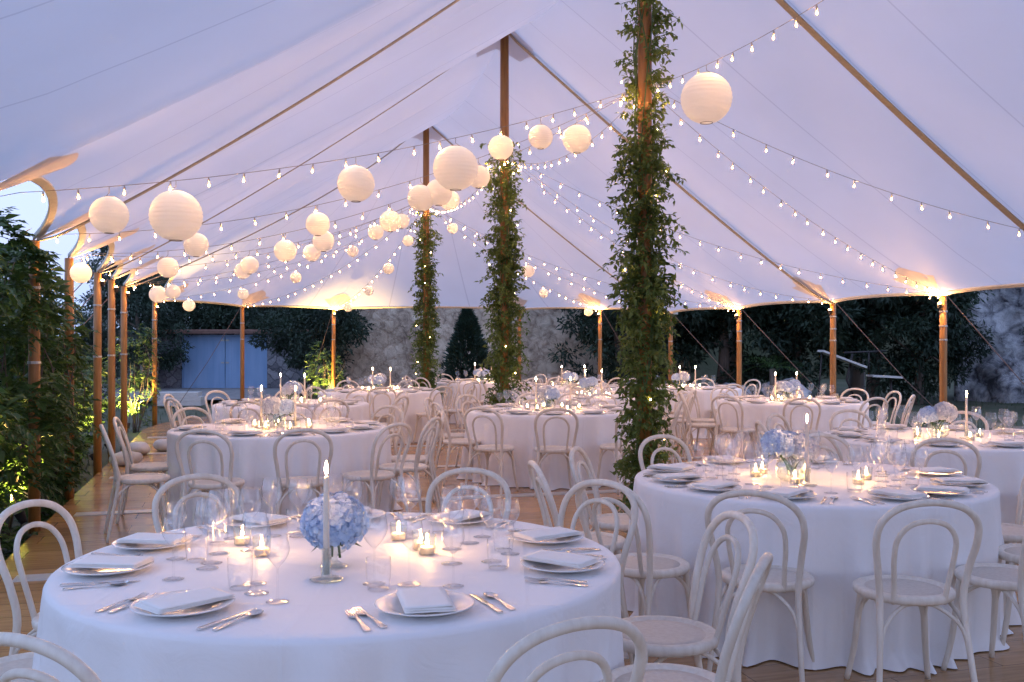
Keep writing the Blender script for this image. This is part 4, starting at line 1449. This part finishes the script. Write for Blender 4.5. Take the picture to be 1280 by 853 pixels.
def sack(label, x, y, s, seed):
    R = random.Random(seed); mb = MB(); n = 22
    prof = []
    for i in range(11):
        a = pi * i / 10
        for j in range(n):
            b = 2 * pi * j / n
            q = Vector((.22 * sin(a) ** .6 * cos(b), .15 * sin(a) ** .6 * sin(b), .085 + .085 * cos(a)))
            q += Vector((1, 1, .6)) * .018 * mnoise.noise(q * 9 + Vector((seed, 0, 0)))
            mb.v.append(tuple(q * s))
    for i in range(10):
        for j in range(n):
            mb.f.append((i * n + j, i * n + n + j, i * n + n + (j + 1) % n, i * n + (j + 1) % n))
    ob('weight_bag', mb.mesh('weight_bag', M['canvasbag']), label, 'weight bag', 'weight bags at the deck edge', (x, y, 0), seed)
for i, (u, v, lab) in enumerate([(.35, -4.75, 'pale canvas weight bag beside the third hedge pole'), (1.55, -4.72, 'pale canvas weight bag beside the fourth hedge pole'), (1.9, -4.35, 'pale canvas weight bag out on the boards, past the fourth hedge pole')]):
    x, y = WP(u, v); sack(lab, x, y, 1.0, i + 1)

# ------------------------------------------------------------------ guy ropes
for nme, out in (('third hedge pole', 2.2), ('fourth hedge pole', 2.2), ('fifth hedge pole', 2.2), ('bright lamp pole', 2.4), ('pole before the tilted planks', 2.4), ('pole before the palm', 2.4),
                 ('pole before the dark bush', 2.3), ('pole by the lit shrub', 2.3), ('pole before the blue doors', 2.3), ('pole behind the tall vine', 2.3)):
    (u, v, z, d, s) = POLE[nme]
    iu = min(max(u, U0), U1)
    o_ = (W(u, v) - W(iu, 0)).normalized()
    a = W(u, v, z - .02) + o_ * .05; b = W(u, v, -.13) + o_ * out
    t = empty('guy_rope', f'taut guy rope staked outside the {nme}', 'rope', 'guy ropes of the tent', b)
    mb = MB(); mb.tube([a - b, (a - b) * .5 + Vector((0, 0, -.01)), Vector((0, 0, .12))], .006, 6)
    part(t, 'rope', mb.mesh('rope', M['rope']))
    mb = MB(); mb.tube([Vector((0, 0, -.1)), Vector((0, 0, .0)) , o_ * .03 + Vector((0, 0, .15))], .012, 6)
    part(t, 'stake', mb.mesh('stake', M['iron']))

# ------------------------------------------------------------------ buildings and walls behind
def rough_wall(name, label, cat, x0, y0, x1, y1, h, th, mat, seed, top=.25, step=.2, amp=1.0):
    """thick rubble wall with uneven faces and a broken top"""
    a, b = Vector((x0, y0, 0)), Vector((x1, y1, 0)); L = (b - a).length; d = (b - a).normalized(); nrm = Vector((d.y, -d.x, 0))
    nx, nz = int(L / step), int(h / step)
    mb = MB()
    for side in (0, 1):
        for j in range(nz + 1):
            for i in range(nx + 1):
                t = i / nx
                tp = h + top * mnoise.noise(Vector((t * L * .7, seed, 0)))
                z = -.4 + (tp + .4) * j / nz
                p = a + d * (L * t)
                off = amp * (.13 * mnoise.noise(Vector((t * L * 1.1, z * 1.3, seed))) + .09 * abs(mnoise.noise(Vector((t * L * 2.4, z * 3.2, seed)))) + .05 * mnoise.noise(Vector((t * L * 5.5, z * 6, seed))))
                p = p + nrm * ((off if side == 0 else -th - off)); p.z = z
                mb.v.append(tuple(p))
    N1 = (nx + 1) * (nz + 1)
    for j in range(nz):
        for i in range(nx):
            q = j * (nx + 1) + i
            mb.f.append((q, q + 1, q + nx + 2, q + nx + 1)); mb.f.append((q + N1, q + nx + 1 + N1, q + nx + 2 + N1, q + 1 + N1))
    for i in range(nx):
        q = nz * (nx + 1) + i; mb.f.append((q, q + 1, q + 1 + N1, q + N1))
    for j in range(nz):
        q = j * (nx + 1); mb.f.append((q, q + nx + 1, q + nx + 1 + N1, q + N1))
        q += nx; mb.f.append((q, q + N1, q + nx + 1 + N1, q + nx + 1))
    return ob(name, mb.mesh(name, M[mat]), label, cat)
rough_wall('stone_wall', 'pale rubble stone wall standing high behind the far tables', 'wall', -6.2, 31.0, 5.5, 30.2, 4.6, .6, 'limestone', 4)

barn = empty('stone_outbuilding', 'low stone outbuilding with wide blue double doors and a tiled edge', 'outbuilding', None, (-11.4, 34.0, -.1))
def bpart(name, boxes, mat, smooth=False):
    mb = MB()
    for c, s in boxes: mb.box(c, s)
    return part(barn, name, mb.mesh(name, mat, smooth))
# doorway from x 0.1 to 2.95 (local); walls to x 4.9
bpart('wall', [((-.35, 1.2, .95), (.8, 2.9, 1.9)), ((3.95, 1.2, .95), (1.9, 2.9, 1.9)), ((1.525, 1.2, 1.935), (5.55 - .8, 2.9, .07)), ((1.525, 2.6, .95), (2.9, .1, 1.8))], M['greystone'])
bpart('roof', [((1.95, 1.1, 2.05), (6.2, 3.4, .07)), ((1.95, -.52, 2.02), (6.2, .12, .14))], M['tile'])
for s, (xa, xb) in enumerate(((.09, 1.515), (1.535, 2.96))):
    mb = MB(); mb.box(((xa + xb) / 2, -.10, .93), (xb - xa, .05, 1.82))
    nb = 7
    dr = part(barn, 'door', mb.mesh('door', M['bluedoor'], False))
    bm_ = MB()
    for k in range(1, nb):
        bm_.box((xa + (xb - xa) * k / nb, -.128, .93), (.012, .006, 1.8))
    part(dr, 'batten', bm_.mesh('batten', M['bluedoor'], False))
    hb = MB(); x_ = xb - .07 if s == 0 else xa + .07
    hb.box((x_, -.14, .95), (.10, .03, .05)); hb.box((x_, -.14, 1.72), (.12, .03, .05))
    part(dr, 'bolt', hb.mesh('bolt', M['clamp'], False))
bpart('door_frame', [((.04, -.1, .93), (.08, .12, 1.86)), ((3.01, -.1, .93), (.08, .12, 1.86)), ((1.525, -.1, 1.88), (3.05, .12, .07))], M['bluedoor'])

wb = MB()
Rw = random.Random(3)
for k in range(3):
    wb.box((Rw.uniform(-.05, .05), Rw.uniform(-.03, .03), .06 + .115 * k), (1.15 - .06 * k, .45, .11), Matrix.Rotation(Rw.uniform(-.03, .03), 3, 'Z'))
ob('plank_stack', wb.mesh('plank_stack', M['white_wood'], False), 'low stack of whitewashed planks lying on the grass before the blue doors', 'planks', None, (-8.6, 25.6, -.1), .06)

# tilted plank frame among the trees
fr = empty('plank_rack', 'tilted pale planks on a thin dark frame among the dark trees', 'frame', None, (8.6, 24.6, -.1))
mb = MB(); mb.box((-.35, 0, 1.22), (1.15, .5, .05), Matrix.Rotation(.36, 3, 'Y')); mb.box((.75, .1, .78), (.75, .5, .05), Matrix.Rotation(.05, 3, 'Y'))
part(fr, 'planks', mb.mesh('planks', M['white_wood'], False))
mb = MB()
mb.tube([(-.3, 0, 1.38), (.75, 0, 1.42)], .025, 6); mb.tube([(.32, 0, 1.4), (.32, 0, .95)], .02, 6); mb.tube([(-.05, .1, 1.35), (-.2, .1, .7), (.1, .1, 0)], .03, 6); mb.tube([(-.85, 0, 1.4), (-.9, .2, 0)], .02, 6)
part(fr, 'frame', mb.mesh('frame', M['iron']))
mb = MB(); mb.tube([(.9, .1, .75), (.95, .1, 0)], .03, 6)
part(fr, 'prop', mb.mesh('prop', M['iron']))

# cliff and slopes
def mound(name, label, cat, kind, cx, cy, rx, ry, h, mat, seed, nx=40, ny=40, rough=.5):
    mb = MB()
    for j in range(ny + 1):
        for i in range(nx + 1):
            a, b = i / nx * 2 - 1, j / ny * 2 - 1
            f = max(0, 1 - (a * a) ** 2) * max(0, 1 - (b * b) ** 2)
            f = f ** .35 if f > 0 else 0
            x, y = cx + a * rx, cy + b * ry
            z = -.6 + h * f * (1 + .3 * mnoise.noise(Vector((x * .25, y * .25, seed))))
            q = Vector((x * .6, z * .6, seed)); 
            x += rough * mnoise.noise(q) * f; y += rough * 1.6 * mnoise.noise(q + Vector((7, 3, 1))) * f
            mb.v.append((x, y, z))
    for j in range(ny):
        for i in range(nx):
            q = j * (nx + 1) + i; mb.f.append((q, q + 1, q + nx + 2, q + nx + 1))
    o = ob(name, mb.mesh(name, M[mat]), label, cat, kind=kind)
    return o
rough_wall('rock_face', 'tall bluish grey rock face rising beyond the dark trees', 'rock face', 12.4, 27.6, 20, 23.5, 6.0, 2.5, 'cliff', 9, 1.2, .14, 2.6)
mound('hillside', None, None, 'structure', 38, 62, 44, 22, 9, 'ground', 2, rough=2)
def boulder(label, x, y, s, seed):
    mb = MB(); n, m = 16, 12
    for i in range(m + 1):
        for j in range(n):
            a, b = pi * i / m, 2 * pi * j / n
            q = Vector((sin(a) * cos(b), sin(a) * sin(b), cos(a) * .8))
            q *= s * (1 + .45 * mnoise.noise(q * 1.3 + Vector((seed, 0, 0))) + .15 * mnoise.noise(q * 4 + Vector((seed, 0, 0))))
            mb.v.append((q.x, q.y, q.z))
    for i in range(m):
        for j in range(n):
            mb.f.append((i * n + j, i * n + n + j, i * n + n + (j + 1) % n, i * n + (j + 1) % n))
    ob('boulder', mb.mesh('boulder', M['cliff'], False), label, 'boulder', None, (x, y, s * .35 - .1))
boulder('pale boulder lying beside the palm in front of the dark trees', 7.25, 25.9, .6, 3)
boulder('smaller grey boulder lying behind the pole before the palm', 5.9, 26.6, .45, 8)

# ------------------------------------------------------------------ trees
def crown_mesh(rx, rz, zc, n_cl, per, leafL, seed, mat, skirt=False):
    R = random.Random(seed); mb = MB()
    for c in range(n_cl):
        d = rv(R); q = R.random() ** .4
        cc = Vector((d.x * rx * q, d.y * rx * q, zc + d.z * rz * q))
        cr = R.uniform(.28, .55) * rx * .55
        cr_dens = int(per * R.uniform(.6, 1.2))
        for k in range(cr_dens):
            e = rv(R) * (R.random() ** .5)
            p = cc + Vector((e.x * cr, e.y * cr, e.z * cr * .6))
            dd = (e + rv(R) * .7 + Vector((0, 0, -.15))).normalized()
            leaf(mb, p, dd, Vector((0, 0, 1)) + rv(R) * .8, leafL * R.uniform(.7, 1.3), leafL * R.uniform(.3, .45))
    return mb.mesh('crown', M[mat], False)
def trunk_mesh(h, r, seed, mat, limbs=6):
    R = random.Random(seed); mb = MB()
    pts = [Vector((0, 0, -.4))]; q = pts[0].copy(); d = Vector((R.uniform(-.1, .1), R.uniform(-.1, .1), 1)).normalized()
    for i in range(10):
        q = q + d * (h / 9); d = (d + rv(R) * .12).normalized(); pts.append(q.copy())
    mb.tube(pts, [r * (1.25 - .9 * i / 10) for i in range(11)], 9)
    for k in range(limbs):
        i = R.randint(4, 9); p = pts[i]; a = R.uniform(0, 6.28); d = Vector((cos(a), sin(a), R.uniform(.3, .9))).normalized()
        lp = [p.copy()]
        for j in range(6):
            p = p + d * h * .09; d = (d + rv(R) * .25).normalized(); lp.append(p.copy())
        mb.tube(lp, [r * .4 * (1 - j / 7.5) for j in range(7)], 6)
    return mb.mesh('trunk', M[mat])
def tree_kind(name, cm, tm):
    t = empty(name, 'tree', 'tree', 'dark trees behind the tent')
    part(t, 'trunk', tm); part(t, 'crown', cm)
    return Kind(t)
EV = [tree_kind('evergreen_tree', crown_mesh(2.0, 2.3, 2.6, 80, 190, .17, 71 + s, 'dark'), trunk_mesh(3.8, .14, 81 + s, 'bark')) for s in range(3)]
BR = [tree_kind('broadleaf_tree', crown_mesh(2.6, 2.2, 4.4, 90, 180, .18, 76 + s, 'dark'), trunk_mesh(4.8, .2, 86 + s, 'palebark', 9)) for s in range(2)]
TREES = [  # x, y, kind, scale, label
    (3.1, 28.2, 'E0', .95, 'dark bushy evergreen at the end of the pale stone wall'),
    (6.2, 29.0, 'E1', 1.25, 'dark evergreen behind the pole before the palm'),
    (4.6, 29.6, 'E2', 1.1, 'dark evergreen next to the bushy one by the pale wall'),
    (8.2, 28.2, 'E0', 1.15, 'dark evergreen directly behind the tilted planks'),
    (9.9, 27.0, 'E1', 1.2, 'dark evergreen between the tilted planks and the rock face'),
    (10.9, 26.4, 'E2', .85, 'dark evergreen growing against the rock face'),
    (7.0, 31.8, 'B0', 1.1, 'tall dark broadleaf tree rising behind the planks and the palm'),
    (10.6, 30.4, 'B1', 1.1, 'tall dark broadleaf tree beside the top of the rock face'),
    (13.2, 23.0, 'E0', .55, 'low dark bush at the foot of the rock face'),
    (-6.0, 29.4, 'E1', .85, 'dark evergreen between the lit shrub and the pale wall'),
    (-12.6, 33.0, 'E2', .85, 'dark evergreen against the corner of the outbuilding by the blue doors'),
    (-10.2, 39.5, 'B0', 1.0, 'dark broadleaf tree behind the outbuilding roof, above the blue doors'),
    (-6.6, 38.5, 'B1', .95, 'dark broadleaf tree behind the plain end of the outbuilding'),
    (-12.6, 38.0, 'B0', 1.1, 'dark broadleaf tree rising behind the corner of the outbuilding'),
    (-8.6, 37.6, 'B1', .85, 'low dark broadleaf tree over the middle of the outbuilding roof'),
    (-11.2, 36.9, 'E1', 1.0, 'dark evergreen just behind the hinge side of the blue doors'),
    (-9.3, 37.1, 'E2', 1.05, 'dark evergreen just behind the meeting line of the blue doors'),
    (-14.5, 38.5, 'B1', .9, 'dark broadleaf tree farther along beyond the hedge poles'),
    (-11.4, 26.5, 'E0', .5, 'dark evergreen beyond the slender lit climber'),
    (-10.8, 21.8, 'E1', .42, 'dark evergreen behind the fifth hedge pole'),
]
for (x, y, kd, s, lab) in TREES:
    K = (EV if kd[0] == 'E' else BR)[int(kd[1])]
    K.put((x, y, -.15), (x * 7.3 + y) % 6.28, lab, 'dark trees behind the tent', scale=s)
shrub('small dense conical cypress before the pale stone wall', -1.25, 27.6, 2.55, .62, 5200, 91, 'dark2', (.12, .22), (.05, .08), name='cypress', cone=True, pinnate=False)
# palm tuft
pt = empty('palm', 'small spiky palm with pale fronds before the dark trees', 'palm', None, (6.75, 25.5, -.1))
mb = MB(); mb.tube([(0, 0, 0), (.03, 0, .5), (.0, .02, .95)], [.12, .10, .08], 8)
part(pt, 'trunk', mb.mesh('trunk', M['bark']))
mb = MB(); Rp = random.Random(9)
for k in range(22):
    a = Rp.uniform(0, 6.28); d = Vector((cos(a), sin(a), Rp.uniform(.3, 1.3))).normalized(); p = Vector((0, 0, .95))
    for j in range(10):
        p = p + d * .085; d = (d + Vector((0, 0, -.12))).normalized(); sd = d.cross(Vector((0, 0, 1))).normalized()
        for s in (-1, 1): leaf(mb, p, (d * .8 + sd * s).normalized(), Vector((0, 0, 1)), .24 * (1 - j / 14), .022)
part(pt, 'fronds', mb.mesh('fronds', M['hedge'], False))
# grass round the deck, nobody could count the blades
gm = MB(); Rgx = random.Random(4)
for i in range(9000):
    x = Rgx.uniform(-14, 15); y = Rgx.uniform(7, 30)
    u, v = UV(x, y)
    if (abs(v) < 5.35 and u < U1) or (u >= U1 and sqrt((u - U1) ** 2 + v * v) < 5.6): continue
    if y > 25 and -14 < x < -6: continue
    hh = Rgx.uniform(.06, .2); a = Rgx.uniform(0, 6.28)
    zz = -.2 + .012 * max(0, y - 26 + .25 * x)
    gm.add([(x - .012 * cos(a), y - .012 * sin(a), zz), (x + .012 * cos(a), y + .012 * sin(a), zz), (x + Rgx.uniform(-.06, .06), y + Rgx.uniform(-.06, .06), zz + hh)], [(0, 1, 2)])
ob('grass', gm.mesh('grass', M['grass'], False), kind='stuff')
